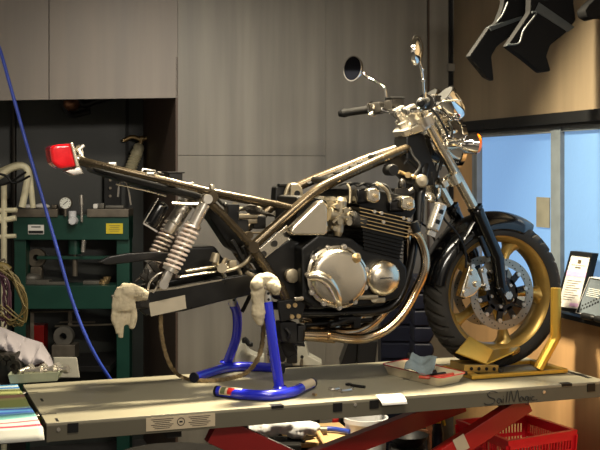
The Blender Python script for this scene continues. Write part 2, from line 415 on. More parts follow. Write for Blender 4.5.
m.lathe([(.011, -.0024), (.0135, -.0024)], V((xc, Y0, zc + .002)), V((0, 1, 0)), 20)
m.box((xc, Y0 - .002, zc + .002), (.011, .001, .005))
for sx in (-1, 1):
    for k in range(6): m.box((xc + sx * .063, Y0 - .002, zc + .015 - k * .006), (.075 - (k % 3) * .012, .001, .0016))
m.build('instruction_sticker', ['sticker', 'ink'], lift)['label'] = 'beige printed sticker on the table edge'
# hand-written script on the edge
ax, bx = P(485, 397, Y0), P(538, 393, Y0); sc_ = (bx.x - ax.x) / 53.0
def pen(m, pts):
    q = [V((ax.x + x * sc_, Y0 - .0016, TZ - .033 + y * sc_)) for x, y in pts]; m.tube(q, .0015, 5, 5)
m = MB()
pen(m, [(12, 5), (7, 6.4), (2.5, 4.5), (4, 1.5), (9, -.5), (8, -4), (2, -5), (-1, -3.5)])
pen(m, [(15.5, -1), (13, -.4), (11.8, -3), (13.5, -4.6), (15.6, -1.4), (16.5, -4.5)])
pen(m, [(18, -.8), (17.6, -4.5)]); pen(m, [(18.1, 1), (18.1, 1.6)]); pen(m, [(22, 5), (20.6, -4.5)])
pen(m, [(23.5, -4.5), (25.5, 5.6), (28.5, -4.2), (32, 5.6), (34, -4.5)])
pen(m, [(38, -1), (35.5, -.4), (34.6, -3), (36, -4.6), (38, -1.6), (39, -4.4)])
pen(m, [(43, -1), (40.6, -.4), (40, -3), (41.5, -4), (43, -1.2), (42.6, -7), (40, -7)])
pen(m, [(44.8, -.8), (44.6, -4.4)]); pen(m, [(44.9, 1), (44.9, 1.6)])
pen(m, [(49, -1.2), (46.6, -1.4), (46.4, -4), (49.5, -4.2)]); pen(m, [(50.5, -4.3), (52, -4.1)])
m.build('script_lettering', 'ink', lift)
def arm(name, p, q, wd, hh, mt='redpaint'):
    q = p + (q - p) * ((p.z - .135) / (p.z - q.z)); m = MB(); m.bar(p, q, wd, hh, V((0, 1, 0)), .004); return m.build(name, mt, lift)
AY = Y0 + .10
arm('scissor_leg', P(526, 402, AY), P(411, 476, AY), .05, .07)
arm('scissor_leg', P(212, 428, AY + .06), P(330, 482, AY + .06), .05, .10)
BY = Y1 - .1
arm('scissor_leg', P(462, 402, BY), P(316, 458, BY), .05, .075)
m = MB(); m.box((.66, -.07, .05), (1.7, .56, .1), bevel=.01); m.build('base_frame', 'redpaint', lift)
m = MB()
for x in (.05, 1.36): m.box((x, -.07, TZ - .075), (.05, .5, .05))
m.build('cross_beam', 'dark', lift)
m = MB(); a = P(461, 444, AY - .026); xa = (P(411, 476, AY) - P(526, 402, AY)).normalized(); za = V((0, 1, 0)).cross(xa)
m.box(a + V((0, -.001, 0)), (.05, .002, .06), (xa, V((0, 1, 0)), za)); m.build('warning_label', 'sticker', lift)
m = MB(); a = P(38, 412, -.2); m.box((X0 - .001, Pz(37, 411, TZ).y, TZ - .03), (.003, .10, .035)); m.mi = 1
for py in (395, 418): m.box((X0 - .006, Pz(31, py, TZ - .02).y, TZ - .022), (.02, .03, .03), bevel=.004)
m.build('end_latch', ['yellow', 'polish'], lift)
# ---------------------------------------------------------------- the motorcycle
bike = thing('motorcycle', 'partly dismantled black motorcycle with gold front wheel standing on the lift', 'motorcycle', (.7, 0, TZ))
def bp(mb, name, m, parent=None, label=None, **k):
    o = mb.build(name, m, parent or bike, **k)
    if label: o['label'] = label
    return o
WC = V((1.455, 0, TZ + .306))
# front wheel
def gold_rim():
    m = MB()
    pr = [(r_ + .012, h_ * 1.1) for r_, h_ in [(.226, -.052), (.232, -.05), (.232, -.044), (.215, -.036), (.206, -.012), (.206, .012), (.215, .036), (.232, .044), (.232, .05), (.226, .052), (.214, .047), (.196, .028), (.194, 0), (.196, -.028), (.214, -.047)]]
    m.lathe(pr, WC, V((0, 1, 0)), 72, closed=True)
    for k in range(5):
        t = math.radians(66 + 72 * k); d = V((math.cos(t), 0, math.sin(t))); e = V((-math.sin(t), 0, math.cos(t)))
        rings = []
        for r, w_, th, off in ((.035, .03, .03, 0), (.08, .022, .026, .004), (.12, .018, .024, .009), (.165, .018, .026, .011), (.19, .026, .03, .008), (.212, .05, .036, 0)):
            c = WC + d * r + e * off
            rings.append([c + e * w_ * math.cos(a) + V((0, 1, 0)) * th * math.sin(a) for a in [2 * math.pi * j / 12 for j in range(12)]])
        m.loft(rings)
    m.lathe([(.0, -.055), (.045, -.055), (.052, -.03), (.052, .03), (.045, .055), (0, .055)], WC, V((0, 1, 0)), 28)
    return m
rim = bp(gold_rim(), 'wheel_rim', 'gold', label='gold five-spoke cast rim')
m = MB(); prof = []
for k in range(25):
    a = math.radians(-118 + 236 * k / 24); prof.append((.257 + .049 * math.cos(a) * 1.0, .068 * math.sin(a)))
prof += [(.236, .05), (.224, .03), (.224, -.03), (.236, -.05)]
SEG = 288
def groove(t, k, r):
    if k > 24: return r
    q = (k - 12) / 12.0
    if abs(q) > .62 or abs(q) < .06: return r
    ph = (t * 36 / (2 * math.pi) + abs(q) * 1.5 + (.5 if q > 0 else 0)) % 1
    return r - .008 if ph < .2 else r
m.lathe(prof, WC, V((0, 1, 0)), SEG, closed=True, rfun=groove)
bp(m, 'tyre', 'rubber', rim, ang=25)
def disc(y, s):
    m = MB(); o = WC + V((0, y, 0))
    m.lathe([(.11, -.0025), (.143, -.0025), (.143, .0025), (.11, .0025)], o, V((0, 1, 0)), 64, closed=True)
    m.mi = 1
    for k in range(48):
        r = .116 + (k % 4) * .007; t = 2 * math.pi * k / 48; c = o + V((math.cos(t) * r, 0, math.sin(t) * r))
        m.cyl(c + V((0, -.0029, 0)), c + V((0, .0029, 0)), .003, seg=8)
    b = bp(m, 'brake_disc', ['disc', 'black'], rim, 'drilled steel brake disc')
    return b
def carrier(y, s):
    m = MB(); o = WC + V((0, y, 0))
    m.lathe([(.03, -.004), (.07, -.004), (.07, .004), (.03, .004)], o, V((0, 1, 0)), 40, closed=True)
    for k in range(10):
        t = 2 * math.pi * (k + .3) / 10; d = V((math.cos(t), 0, math.sin(t))); m.bar(o + d * .06, o + d * .108, .008, .024)
    m.mi = 1
    for k in range(10):
        t = 2 * math.pi * (k + .3) / 10; c = o + V((math.cos(t) * .106, 0, math.sin(t) * .106)); m.cyl(c + V((0, s * .011, 0)), c - V((0, s * .004, 0)), .0085, seg=12)
    for k in range(5):
        t = 2 * math.pi * (k + .6) / 5; c = o + V((math.cos(t) * .05, 0, math.sin(t) * .05)); m.cyl(c + V((0, s * .01, 0)), c, .007, seg=6)
    bp(m, 'disc_carrier', ['framed', 'silver'], rim)
for y, s in ((-.072, -1), (.072, 1)): disc(y, s); carrier(y, s)
m = MB(); m.cyl(WC + V((0, -.125, 0)), WC + V((0, .125, 0)), .012); m.cyl(WC + V((0, -.128, 0)), WC + V((0, -.122, 0)), .017, seg=6); bp(m, 'axle', 'silver', rim)
# fork
ftop, fmid, fbot = P(423, 114, -.1), P(477, 212, -.1), P(504, 295.5, -.1)
fd = (fbot - ftop).normalized()
for s in (1, -1):
    T = lambda p: V((p.x, p.y * s, p.z))
    m = MB(); m.cyl(T(ftop), T(fmid + fd * .05), .0205, seg=24); m.cyl(T(ftop - fd * .012), T(ftop), .0225, seg=24)
    leg = bp(m, 'fork_tube', 'polish', label='bright polished fork tube')
    m = MB(); m.tube([T(fmid - fd * .012), T(fmid), T(fmid + fd * .012), T(fmid + fd * .2), T(fbot - fd * .03), T(fbot + fd * .03)], .028, 20, smooth=False, radii=[.026, .030, .0275, .0275, .026, .022])
    m.bar(T(fbot - fd * .05 ), T(fbot + fd * .035), .05, .05, bevel=.012)
    m.bar(T(fmid + fd * .1) + V((-.03, 0, -.0)), T(fmid + fd * .2) + V((-.035, 0, 0)), .02, .03, bevel=.006)
    bp(m, 'fork_slider', 'gloss', leg)
    m = MB(); m.lathe([(.026, 0), (.031, .001), (.031, .012), (.0205, .016)], T(fmid - fd * .012), T(-fd) if False else -fd, 24); bp(m, 'dust_seal', 'gloss', leg)
ste = V((-fd.z, 0, fd.x)); ste = -ste if ste.x > 0 else ste      # rearward, square to the fork
m = MB(); c = P(453, 179, -.1); ln = P(436, 186, -.06)
for s in (1, -1):
    q = V((c.x, c.y * s, c.z)); m.cyl(q - fd * .02, q + fd * .02, .032, seg=24); m.bar(q + ste * .02, q + ste * .055, .022, .03, bevel=.005)
m.bar(V((c.x, -.1, c.z)) + ste * .02, V((c.x, .1, c.z)) + ste * .02, .05, .03, V((1, 0, 0)), .008)
m.bar(V((c.x, 0, c.z)) + ste * .02, V((c.x, 0, c.z)) + ste * .07, .07, .04, bevel=.01)
bp(m, 'lower_fork_clamp', 'polish')
m = MB(); c = ftop + fd * .03
for s in (1, -1):
    q = V((c.x, c.y * s, c.z)); m.cyl(q - fd * .02, q + fd * .016, .033, seg=24)
    m.mi = 0
m.prism([V((c.x, -.12, c.z)) + ste * -.02, V((c.x, -.12, c.z)) + ste * .03, V((c.x, -.05, c.z)) + ste * .085, V((c.x, .05, c.z)) + ste * .085, V((c.x, .12, c.z)) + ste * .03, V((c.x, .12, c.z)) + ste * -.02], fd * .028, .006)
q = V((c.x, 0, c.z)) + ste * .05; m.cyl(q - fd * .022, q, .022, seg=6)
for s in (1, -1):
    q = V((c.x, .05 * s, c.z)) + ste * .02; m.cyl(q, q - fd * .05, .019); m.box(q - fd * .06, (.05, .036, .034), (ste, V((0, 1, 0)), -fd), .008)
bp(m, 'upper_fork_clamp', 'silver')
# handlebar
far = [P(344, 113, .37), P(372, 109, .25), P(392, 112, .16)]
cx = V((c.x, 0, c.z)) + ste * .02 - fd * .06
bar_pts = far + [V((cx.x - .01, .1, cx.z - .006)), V((cx.x, .05, cx.z)), cx] ; bar_pts += [V((p.x, -p.y, p.z)) for p in bar_pts[-2::-1]]
m = MB(); m.tube(bar_pts, .0112, 14, 8); hb = bp(m, 'handlebar', 'chrome')
for s in (1, -1):
    T = lambda p: V((p.x, p.y * s, p.z))
    a, b = T(far[0]), T(P(370, 109.3, .26)); d = (b - a).normalized()
    m = MB(); m.tube([a, a + d * .004, a + d * .02, b - d * .01, b], .0165, 18, smooth=False, radii=[.019, .0195, .0165, .0165, .02]); bp(m, 'grip', 'dark', hb, 'black rubber grip'); m = MB(); m.cyl(b + d * .002, b + d * .008, .03, seg=24); m.mi = 1; m.lathe([(.028, 0), (.032, 0), (.032, .006), (.028, .006)], b + d * .008, d, 24, closed=True); bp(m, 'grip_flange', ['castd', 'chrome'], hb)
    m = MB(); m.cyl(a - d * .022, a, .014, .0195); m.cyl(a - d * .026, a - d * .022, .008, .013); bp(m, 'bar_end', 'black', hb)
    m = MB(); e = b + d * .035; m.box(e, (.055, .042, .05), (d, basis(d)[0], basis(d)[1]), .01); m.mi = 1; m.box(e + V((-.02, 0, .005)), (.012, .03, .02), bevel=.004); m.cyl(e + V((-.02, 0, -.02)), e + V((-.035, 0, -.03)), .008)
    bp(m, 'switch_box', ['castd', 'polish'], hb)
    m = MB(); f = e + d * .055; m.box(f + V((.01, 0, .004)), (.04, .04, .045), (d, basis(d)[0], basis(d)[1]), .008)
    rs = 1 if s > 0 else .55; m.box(f + V((.03, 0, .016 * rs)), (.06 * rs, .055 * rs, .036 * rs), bevel=.006); m.mi = 1; m.box(f + V((.03, 0, .036 * rs)), (.064 * rs, .06 * rs, .008), bevel=.003)
    bp(m, 'master_cylinder', ['castd', 'black'], hb)
    m = MB(); l0 = f + V((.04, -.0, .005)); m.tube([l0, l0 + V((.02, s * .03, -.004)), l0 + V((.02, s * .10, -.006)), l0 + V((.005, s * .16, -.01))], .008, 10, flat=.5); bp(m, 'lever', 'polish', hb)
# mirrors
for s in (1, -1):
    T = lambda p: V((p.x, p.y * s, p.z))
    mc = T(P(353, 68.5, .33)) if s > 0 else P(416, 50.5, -.33); nrm = V((-.9, -.36, .06)).normalized() if s > 0 else V((-.76, .65, .06)).normalized()
    m = MB(); m.lathe([(0, .022), (.03, .02), (.05, .01), (.0545, 0), (.0545, -.004), (.050, -.004)], mc, -nrm, 36); mi = bp(m, 'mirror', 'chrome')
    m = MB(); m.lathe([(0, -.0035), (.0505, -.0035)], mc, -nrm, 36); bp(m, 'mirror_glass', 'mirror', mi)
    m = MB(); m.tube([mc - nrm * .02 + V((.0, -s * .02, 0)), T(P(366, 76, .30)), T(P(376, 82, .27)), T(P(384, 87, .25)), T(P(386, 95, .25)), T(P(386.5, 110, .25))] if s > 0 else PP([(418, 58, -.33), (421, 68, -.325), (423, 80, -.3), (424, 95, -.28), (425, 108, -.26)]), .0056, 10, 8); m.ball(T(P(384, 87.5, .25)) if s > 0 else P(423, 80, -.3), .009); m.ball(T(P(364, 74, .31)) if s > 0 else P(422, 69, -.32), .009)
    m.cyl(T(P(386, 97, .25)) if s > 0 else P(424, 92, -.28), T(P(386.5, 103, .25)) if s > 0 else P(424.3, 99, -.28), .008, seg=6); bp(m, 'mirror_stem', 'chrome', mi)
# headlight, cups, turn signal
hl = P(447, 143, 0); m = MB(); m.lathe([(0, -.11), (.03, -.105), (.065, -.075), (.09, -.03), (.1, .02), (.106, .022), (.106, .04), (.098, .044)], hl, XP, 40); H = bp(m, 'headlight', 'chrome', label='chrome headlight shell')
m = MB(); m.lathe([(.098, .042), (.06, .056), (0, .062)], hl, XP, 32); bp(m, 'headlight_lens', 'plastic', H)
m = MB()
for s in (1, -1): m.bar(V((hl.x - .0, s * .098, hl.z)), V((c.x + .02, s * .1, c.z - .06)), .006, .03, bevel=.002)
bp(m, 'headlight_bracket', 'chrome')
for y in (-.13, .0):
    ic = P(447, 102, -.13); ic = V((ic.x, y, ic.z)); ia = V((-.74, 0, .67)).normalized()
    m = MB(); m.lathe([(0, -.085), (.02, -.082), (.04, -.06), (.052, -.02), (.056, .012), (.06, .014), (.06, .03), (.054, .032)], ic, ia, 32); I = bp(m, 'instrument_cup', 'chrome')
    m = MB(); m.lathe([(0, .028), (.054, .03)], ic, ia, 32); bp(m, 'dial_face', 'black', I)
m = MB(); m.box(P(441, 116, 0), (.03, .16, .05), bevel=.01); m.box(P(437, 111, 0), (.02, .12, .07), bevel=.006); bp(m, 'instrument_bracket', 'polish')
for y in (-.19, .19):
    b = P(472, 143.5, -.19); b = V((b.x, y, b.z)); i = P(450, 143, -.1); i = V((i.x, .105 if y > 0 else -.105, i.z)); s = 1 if y > 0 else -1
    m = MB(); m.tube([i, i * .5 + (b + V((-.02, 0, 0))) * .5, b + V((-.018, -s * .02, 0))], .016, 16, 5, radii=[.027, .02, .018])
    m.lathe([(0, -.05), (.018, -.048), (.034, -.028), (.041, 0), (.043, .012), (.04, .014)], b, V((.96, s * .1, 0)).normalized(), 28); t = bp(m, 'turn_signal', 'chrome', label='chrome turn signal with amber lens')
    m = MB(); m.lathe([(.04, .013), (.036, .026), (.018, .036), (0, .038)], b, V((.96, s * .1, 0)).normalized(), 28); bp(m, 'amber_lens', 'amber', t)
m = MB()
for q in ([(405, 118, .15), (418, 128, .1), (428, 150, .05), (424, 185, 0)], [(432, 118, -.05), (440, 132, -.07), (443, 150, -.06), (436, 180, -.04)], [(428, 104, -.25), (440, 120, -.16), (448, 140, -.09), (440, 170, -.04)], [(412, 116, .1), (426, 136, .06), (436, 160, .02), (430, 190, 0)], [(446, 118, -.06), (452, 130, -.09), (449, 150, -.06)], [(388, 110, .2), (404, 125, .12), (420, 140, .06), (425, 170, .03)]):
    m.tube(PP(q), .0045, 8)
bp(m, 'control_cables', 'black')
m = MB(); m.tube(PP([(432, 172, -.12), (438, 205, -.12), (445, 220, -.12), (456, 232, -.12), (465, 250, -.12), (466, 268, -.115)]), .0045, 8)
m.tube([V((p.x, -p.y, p.z)) for p in PP([(444, 190, -.12), (445, 220, -.12), (456, 232, -.12), (465, 250, -.12), (466, 268, -.115)])], .0045, 8); bp(m, 'brake_hose', 'black')
# mudguard: a curved sheet hugging the tyre
m = MB(); rings = []; N = 44
for k in range(N + 1):
    t = math.radians(56 + (171 - 56) * k / N); d = V((math.cos(t), 0, math.sin(t)))
    wd = .078 * min(1, .45 + k / 9) ; pts = []
    for j in range(13):
        a = math.radians(-95 + 190 * j / 12); pts.append(WC + d * (.268 + .064 * math.cos(a)) + V((0, wd * math.sin(a), 0)))
    inn = [WC + d * ((p - WC).dot(d) - .005) + V((0, p.y * .94, 0)) for p in pts]
    rings.append(pts + inn[::-1])
m.loft(rings); bp(m, 'front_mudguard', 'gloss')
m = MB()
for s in (1, -1):
    q = lambda x, y: V((P(x, y, -.09).x, s * .09, P(x, y, -.09).z)); m.tube([q(478, 215), q(468, 232), q(462, 245), q(470, 262)], .012, 8, flat=.5)
bp(m, 'mudguard_stay', 'gloss')
# brake calipers
for s in (1, -1):
    y = -.108 if s > 0 else .062; T = lambda p: V((p.x, p.y, p.z))
    m = MB(); m.prism(PP([(470, 264), (476, 268), (482, 280), (481, 288), (474, 296), (466, 299), (460, 297), (463, 287), (466, 277)], y), V((0, .046, 0)), .008)
    for px, py in ((473, 272), (477, 284), (465, 293)): a = P(px, py, y); m.cyl(a + V((0, -.012, 0)), a + V((0, .02, 0)), .013, seg=14)
    m.bar(P(470, 276, y - .004), P(467, 288, y - .004), .012, .02, bevel=.003)
    cal = bp(m, 'brake_caliper', 'polish' if s > 0 else 'castd')
    m = MB()
    for px, py in ((484, 270.5), (486.5, 286), (472, 266)): a = P(px, py, y); m.cyl(a + V((0, -.01, 0)), a + V((0, .03, 0)), .0095, seg=6)
    m.bar(P(482, 268, y + .012), P(487, 290, y + .012), .014, .02); bp(m, 'caliper_bolt', 'silver', cal)
# ---- frame
bb = PP([(408, 148, -.045), (385, 157.5, -.075), (362, 168, -.095), (335, 180.5, -.118), (322, 187, -.124), (312, 194, -.128), (298, 206, -.131), (275, 226, -.135), (252, 247, -.135)])
dn = PP([(252, 246, -.135), (262, 262, -.137), (274, 279, -.138), (281, 288, -.138), (286, 300, -.136), (290, 314, -.134)])
cradle = PP([(428, 158, -.03), (424, 172, -.06), (421, 196, -.1), (417, 225, -.115), (411, 262, -.12), (403, 290, -.12), (394, 304, -.12), (378, 311, -.12), (345, 313, -.12), (302, 313.5, -.12), (288, 312, -.12)])
post = PP([(207, 200, -.135), (222, 214, -.135), (252, 246, -.135)])
m = MB()
for s in (1, -1):
    f = (lambda q: q) if s > 0 else mir
    m.tube(f(bb), .0185, 16); m.tube(f(dn), .017, 14); m.tube(f(post), .0145, 14)
    m.mi = 1; m.tube(f(cradle), .0165, 14); m.mi = 0
    q = V((bb[-1].x, bb[-1].y * s, bb[-1].z)); m.cyl(q + V((0, -.026, 0)), q + V((0, .026, 0)), .021)
m.mi = 1
for a in (bb[1], bb[3], dn[1], cradle[-2], cradle[8]): m.cyl(a, mir([a])[0], .014)
hd0, hd1 = V((c.x, 0, c.z)) + ste * .055 + fd * .02, V((P(453, 179, -.1).x, 0, P(453, 179, -.1).z)) + ste * .05
m.cyl(hd0, hd1, .034, seg=24)
m.prism([bb[0] + V((.03, .02, .01)), bb[1], cradle[2], cradle[1]], V((0, .06, 0)), .006)
bp(m, 'frame', ['framem', 'framed'], label='tubular double cradle frame')
m = MB(); m.prism(PP([(258, 250), (287, 225), (291, 228), (289, 239), (266, 258)], -.128), V((0, .008, 0)), .002)
m.mi = 1
for px, py in ((287, 234), (274, 243.5), (263, 254)): a = P(px, py, -.128); m.cyl(a + V((0, -.008, 0)), a, .012, seg=14)
bp(m, 'engine_bracket', ['polish', 'castd'])
m = MB(); m.prism(PP([(262, 256), (290, 238), (303, 242), (306, 300), (290, 305), (274, 278)], -.118), V((0, .2, 0)), .01); bp(m, 'sprocket_case', 'framed')
m = MB(); a = P(293, 276, -.15); m.lathe([(0, 0), (.022, 0), (.026, .003), (.026, .03)], a, V((0, 1, 0)), 28); bp(m, 'pivot_cap', 'cast')
for s in (1, -1):
    rail = PP([(80, 160, -.075), (100, 165, -.1), (126, 171.5, -.125), (160, 179, -.135), (192, 187, -.138), (212, 191.5, -.138), (245, 198, -.136), (275, 204, -.133), (292, 208, -.131)])
    q = rail if s > 0 else mir(rail)
    m = MB(); m.tube(q, .0125, 14); m.cyl(q[5] + V((0, -.016 * s, -.02)), q[5] + V((0, .016 * s, -.02)), .02)
    r = bp(m, 'seat_rail', 'framem')
    m = MB(); T = lambda p: V((p.x, p.y * s, p.z))
    m.bar(T(P(212, 184, -.138)), T(P(212, 193, -.138)), .02, .016, bevel=.004)
    for px, py in ((150, 171), (190, 181)): a = T(P(px, py + 5, -.136)); m.box(a + V((0, 0, .008)), (.03, .02, .012), bevel=.003)
    bp(m, 'rail_lug', 'polish', r)
a = P(207, 199, -.15); m = MB(); m.lathe([(0, -.006), (.014, -.006), (.019, 0), (.019, .03)], a, V((0, 1, 0)), 20); m.tube(PP([(207, 199, -.14), (200, 203.5, -.14), (188, 204, -.135), (172, 203, -.13)]), .007, 8); bp(m, 'shock_mount', 'polish')
m = MB()
for (px, py, w_, h_) in ((173, 178, .05, .04),): q = P(px, py, -.05); m.box(q, (w_, .09, h_), bevel=.004); m.box(q + V((0, 0, h_ / 2)), (w_ + .014, .1, .006), bevel=.002)
bp(m, 'rubber_tray', 'dark')
m = MB(); m.tube(PP([(140, 177, -.06), (143, 169, -.06), (155, 171, -.06), (157, 179, -.06)]), .004, 8, smooth=False); m.tube(PP([(157, 179, .02), (158, 172, .02), (168, 175, .02)]), .004, 8, smooth=False)
m.tube(PP([(118, 197, 0), (120, 183, 0), (127, 184, 0), (131, 205, 0)]), .003, 8); bp(m, 'seat_hook', 'silver')
m = MB(); m.prism(PP([(92, 167), (125, 174), (160, 183), (196, 192), (214, 199), (206, 202), (180, 195), (150, 188), (120, 180), (95, 172)], -.07), V((0, .16, 0)), .008); bp(m, 'rear_fender', 'satin')
m = MB(); m.tube(PP([(116, 184, -.03), (130, 187, -.03), (150, 191.5, -.03), (166, 196, -.03)]), .007, 8, flat=.6); m.box(P(112, 165, .02), (.03, .02, .02), bevel=.003); bp(m, 'tail_wiring', 'silver')
# tail light
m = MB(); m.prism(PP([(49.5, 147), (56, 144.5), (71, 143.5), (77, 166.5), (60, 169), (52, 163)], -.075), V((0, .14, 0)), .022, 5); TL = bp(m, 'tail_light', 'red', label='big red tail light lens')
m = MB(); m.prism(PP([(70, 142.5), (73.5, 142.5), (80, 166.5), (76, 168)], -.08), V((0, .16, 0)), .004); bp(m, 'lamp_rim', 'polish', TL)
m = MB(); m.tube(PP([(76, 160, -.05), (80, 158, -.05), (84, 161, -.06)]), .012, 10); m.bar(P(77, 152, -.04), P(84, 145, -.04), .012, .012, bevel=.003); m.bar(P(78, 149, -.04), P(82, 157, -.05), .016, .012, bevel=.003); m.tube(PP([(76, 150, .03), (79, 146, .02), (82, 153, 0), (81, 160, -.02)]), .005, 8)
m.prism(PP([(64, 171), (80, 166), (84, 174), (74, 176)], -.03), V((0, .08, 0)), .004); bp(m, 'lamp_bracket', 'silver', TL)
# swingarm
m = MB()
sw = PP([(137, 298, -.12), (148, 291, -.12), (176, 287, -.12), (220, 279, -.12), (246, 274.5, -.12), (262, 272, -.12), (272, 282, -.12), (256, 294, -.12), (220, 302, -.12), (184, 311.5, -.12), (146, 316, -.12), (138, 309, -.12)])
for s in (1, -1):
    q = sw if s > 0 else mir(sw)
    m.prism(q, V((0, .035 * s, 0)), .006)
a = P(262, 280, -.1); m.cyl(a, mir([a])[0], .03); a = P(225, 288, -.1); m.bar(a, mir([a])[0], .06, .05, XP)
SWA = bp(m, 'swingarm', 'framed')
m = MB(); m.prism(PP([(149, 303), (185, 295), (186.5, 308.5), (151, 316.5)], -.1225), V((0, .002, 0))); bp(m, 'masking_tape', 'tape', SWA, 'pale strip of masking tape on the swingarm')
m = MB(); m.prism(PP([(148, 290.5), (177, 287.2), (222, 279), (222, 280.5), (177, 289), (148, 292.5)], -.123), V((0, .02, 0))); bp(m, 'swingarm_edge', 'polish', SWA)
m = MB()
for s in (1, -1): a = P(141, 303, -.12); a = V((a.x, a.y * s, a.z)); m.box(a, (.05, .05, .035), bevel=.006); m.cyl(a + V((-.06, 0, 0)), a, .006)
m.cyl(V((a.x, -.15, a.z)), V((a.x, .15, a.z)), .01); bp(m, 'chain_adjuster', 'castd', SWA)
m = MB(); m.tube(PP([(186, 271, -.06), (205, 268, -.06), (226, 265, -.06)]), .008, 10, smooth=False); m.tube(PP([(180, 277, -.08), (205, 273, -.08), (228, 271, -.08)]), .005, 8, smooth=False); bp(m, 'torque_rod', 'polish')
m = MB(); m.prism(PP([(176, 248), (215, 246), (226, 262), (224, 272), (178, 276)], .02), V((0, .12, 0)), .01); bp(m, 'inner_fender', 'satin')
m = MB(); m.prism(PP([(98, 262), (110, 256.5), (128, 253.5), (150, 252), (176, 253), (176, 264), (150, 260), (128, 263), (108, 265)], .06), V((0, .03, 0)), .004); bp(m, 'chain_guard', 'framed')
# shocks
for s in (1, -1):
    T = lambda p: V((p.x, p.y * s, p.z))
    t, b = T(P(207, 199, -.15)), T(P(163, 284, -.15)); d = (b - t).normalized(); L = (b - t).length
    m = MB(); m.cyl(t + d * .02, t + d * .10, .021, seg=24); m.cyl(t + d * .10, t + d * .115, .029, seg=24); m.cyl(t, b, .009); m.cyl(t + d * .06, t + d * .28, .013)
    m.cyl(b - d * .065, b - d * .05, .029, seg=24)
    for q in (t, b): m.cyl(q + V((0, -.016, 0)), q + V((0, .016, 0)), .017)
    m.bar(b - d * .06, b + d * .0, .03, .03, bevel=.006)
    sh = bp(m, 'shock_absorber', 'silver')
    m = MB(); m.helix(t + d * .112, b - d * .062, .0285, .0048, 9.5); bp(m, 'coil_spring', 'spring', sh)
    m = MB(); q = T(P(178, 212, -.11)) if s < 0 else T(P(182, 208, -.02)); q = q if s < 0 else None
    if q:
        pass
# finned reservoir can beside the near shock
t, b = P(186, 203, .02), P(169, 231, .02); d = (b - t).normalized()
m = MB(); m.tube([t, t + d * .004, t + d * .018, t + d * .02, t + d * .085, t + d * .09, t + d * .12, t + d * .128], .03, 24, smooth=False, radii=[.026, .031, .031, .029, .029, .024, .024, .02])
bp(m, 'reservoir_can', 'silver')
t, b = P(163, 202, .0), P(148, 227, .0); d = (b - t).normalized(); n = V((0, 1, 0)).cross(d)
m = MB(); m.bar(t, b, .07, .058, bevel=.02); m.mi = 1
for e in (1,): m.bar(t + n * e * .029 + V((0, -.034, 0)), b + n * e * .029 + V((0, -.034, 0)), .006, .004, bevel=.0015)
m.bar(b - n * .03 + V((0, -.037, 0)), b + n * .03 + V((0, -.037, 0)), .008, .006)
bp(m, 'oil_tank', ['gloss', 'silver'])
m = MB()
for (a, b_, r) in (((150, 262), (158, 272), .02), ((141, 274), (152, 283), .022), ((146, 268), (148, 290), .014), ((155, 280), (164, 292), .02), ((135, 282), (142, 276), .012)): m.bar(P(*a, .0), P(*b_, .0), r, r, bevel=.004)
m.cyl(P(153, 277, -.03), P(153, 277, .03), .018); bp(m, 'rear_linkage', 'castd')
m = MB(); m.tube(PP([(148, 290, -.13), (150, 282, -.13), (157, 275, -.13), (163, 272, -.13)]), .0035, 8); m.tube(PP([(153, 293, -.13), (158, 285, -.13), (163, 277, -.13)]), .003, 8); bp(m, 'breather_pipe', 'silver')
# chain hanging from the swingarm end
cp = cr(PP([(161, 308, .1), (161, 330, .1), (165, 352, .105), (172, 368, .115)]) + [Pz(182, 377, TZ + .008), Pz(198, 380.5, TZ + .008), Pz(222, 379.5, TZ + .008), Pz(243, 374.5, TZ + .01)] + PP([(256, 362, .1), (262, 345, .1), (264, 320, .1), (268, 296, .1), (270, 285, .1)]), 24)
q = [cp[0]]
for p in cp:
    if (p - q[-1]).length > .0155: q.append(p)
m = MB()
for i in range(len(q) - 1):
    a, b = q[i], q[i + 1]; e = (b - a).normalized()
    if i % 2: m.bar(a - e * .004, b + e * .004, .006, .013); m.bar(a, b, .013, .006)
    else:
        for s in (-1, 1): m.bar(a + V((0, s * .007, 0)) - e * .004, b + V((0, s * .007, 0)) + e * .004, .0025, .014)
bp(m, 'drive_chain', 'chain')
# ---- engine
m = MB(); m.prism(PP([(301, 248), (318, 235), (352, 238), (362, 246), (398, 256), (408, 268), (407, 285), (398, 299), (372, 306), (318, 309), (302, 300)], -.19), V((0, .4, 0)), .012)
m.prism(PP([(318, 300), (390, 296), (380, 316), (330, 318)], -.11), V((0, .24, 0)), .012)
ENG = bp(m, 'engine', 'satin', label='dark crankcase of the four-cylinder engine')
o = P(336.5, 276.5, -.2)
m = MB(); wob = lambda t, k, r: r * (1 + .035 * math.cos(2 * t + .9) + .015 * math.cos(5 * t)) 
m.lathe([(.116, .0), (.118, .004), (.118, .012), (.109, .015), (.106, .03), (.098, .042), (.085, .046), (0, .049)], o, YM, 64, rfun=wob)
m.mi = 1
for k in range(11):
    t = 2 * math.pi * k / 11 + .2; x, y, a = basis(YM); q = o + (x * math.cos(t) + y * math.sin(t)) * .114 * (1 + .035 * math.cos(2 * t + .9) + .015 * math.cos(5 * t)); m.cyl(q, q + YM * .02, .0065, seg=12); m.cyl(q, q + YM * .015, .0105, seg=12)
m.mi = 0
m.tube([P(309, 277, -.235), P(318, 276, -.244), P(327, 280, -.248), P(333, 288, -.246), P(337, 298, -.238), P(339, 304, -.225)], .02, 14, flat=1, radii=[.015, .02, .021, .020, .018, .014])
cl = bp(m, 'clutch_cover', ['polish', 'silver'], ENG, 'big polished round cover with bolts round its rim')
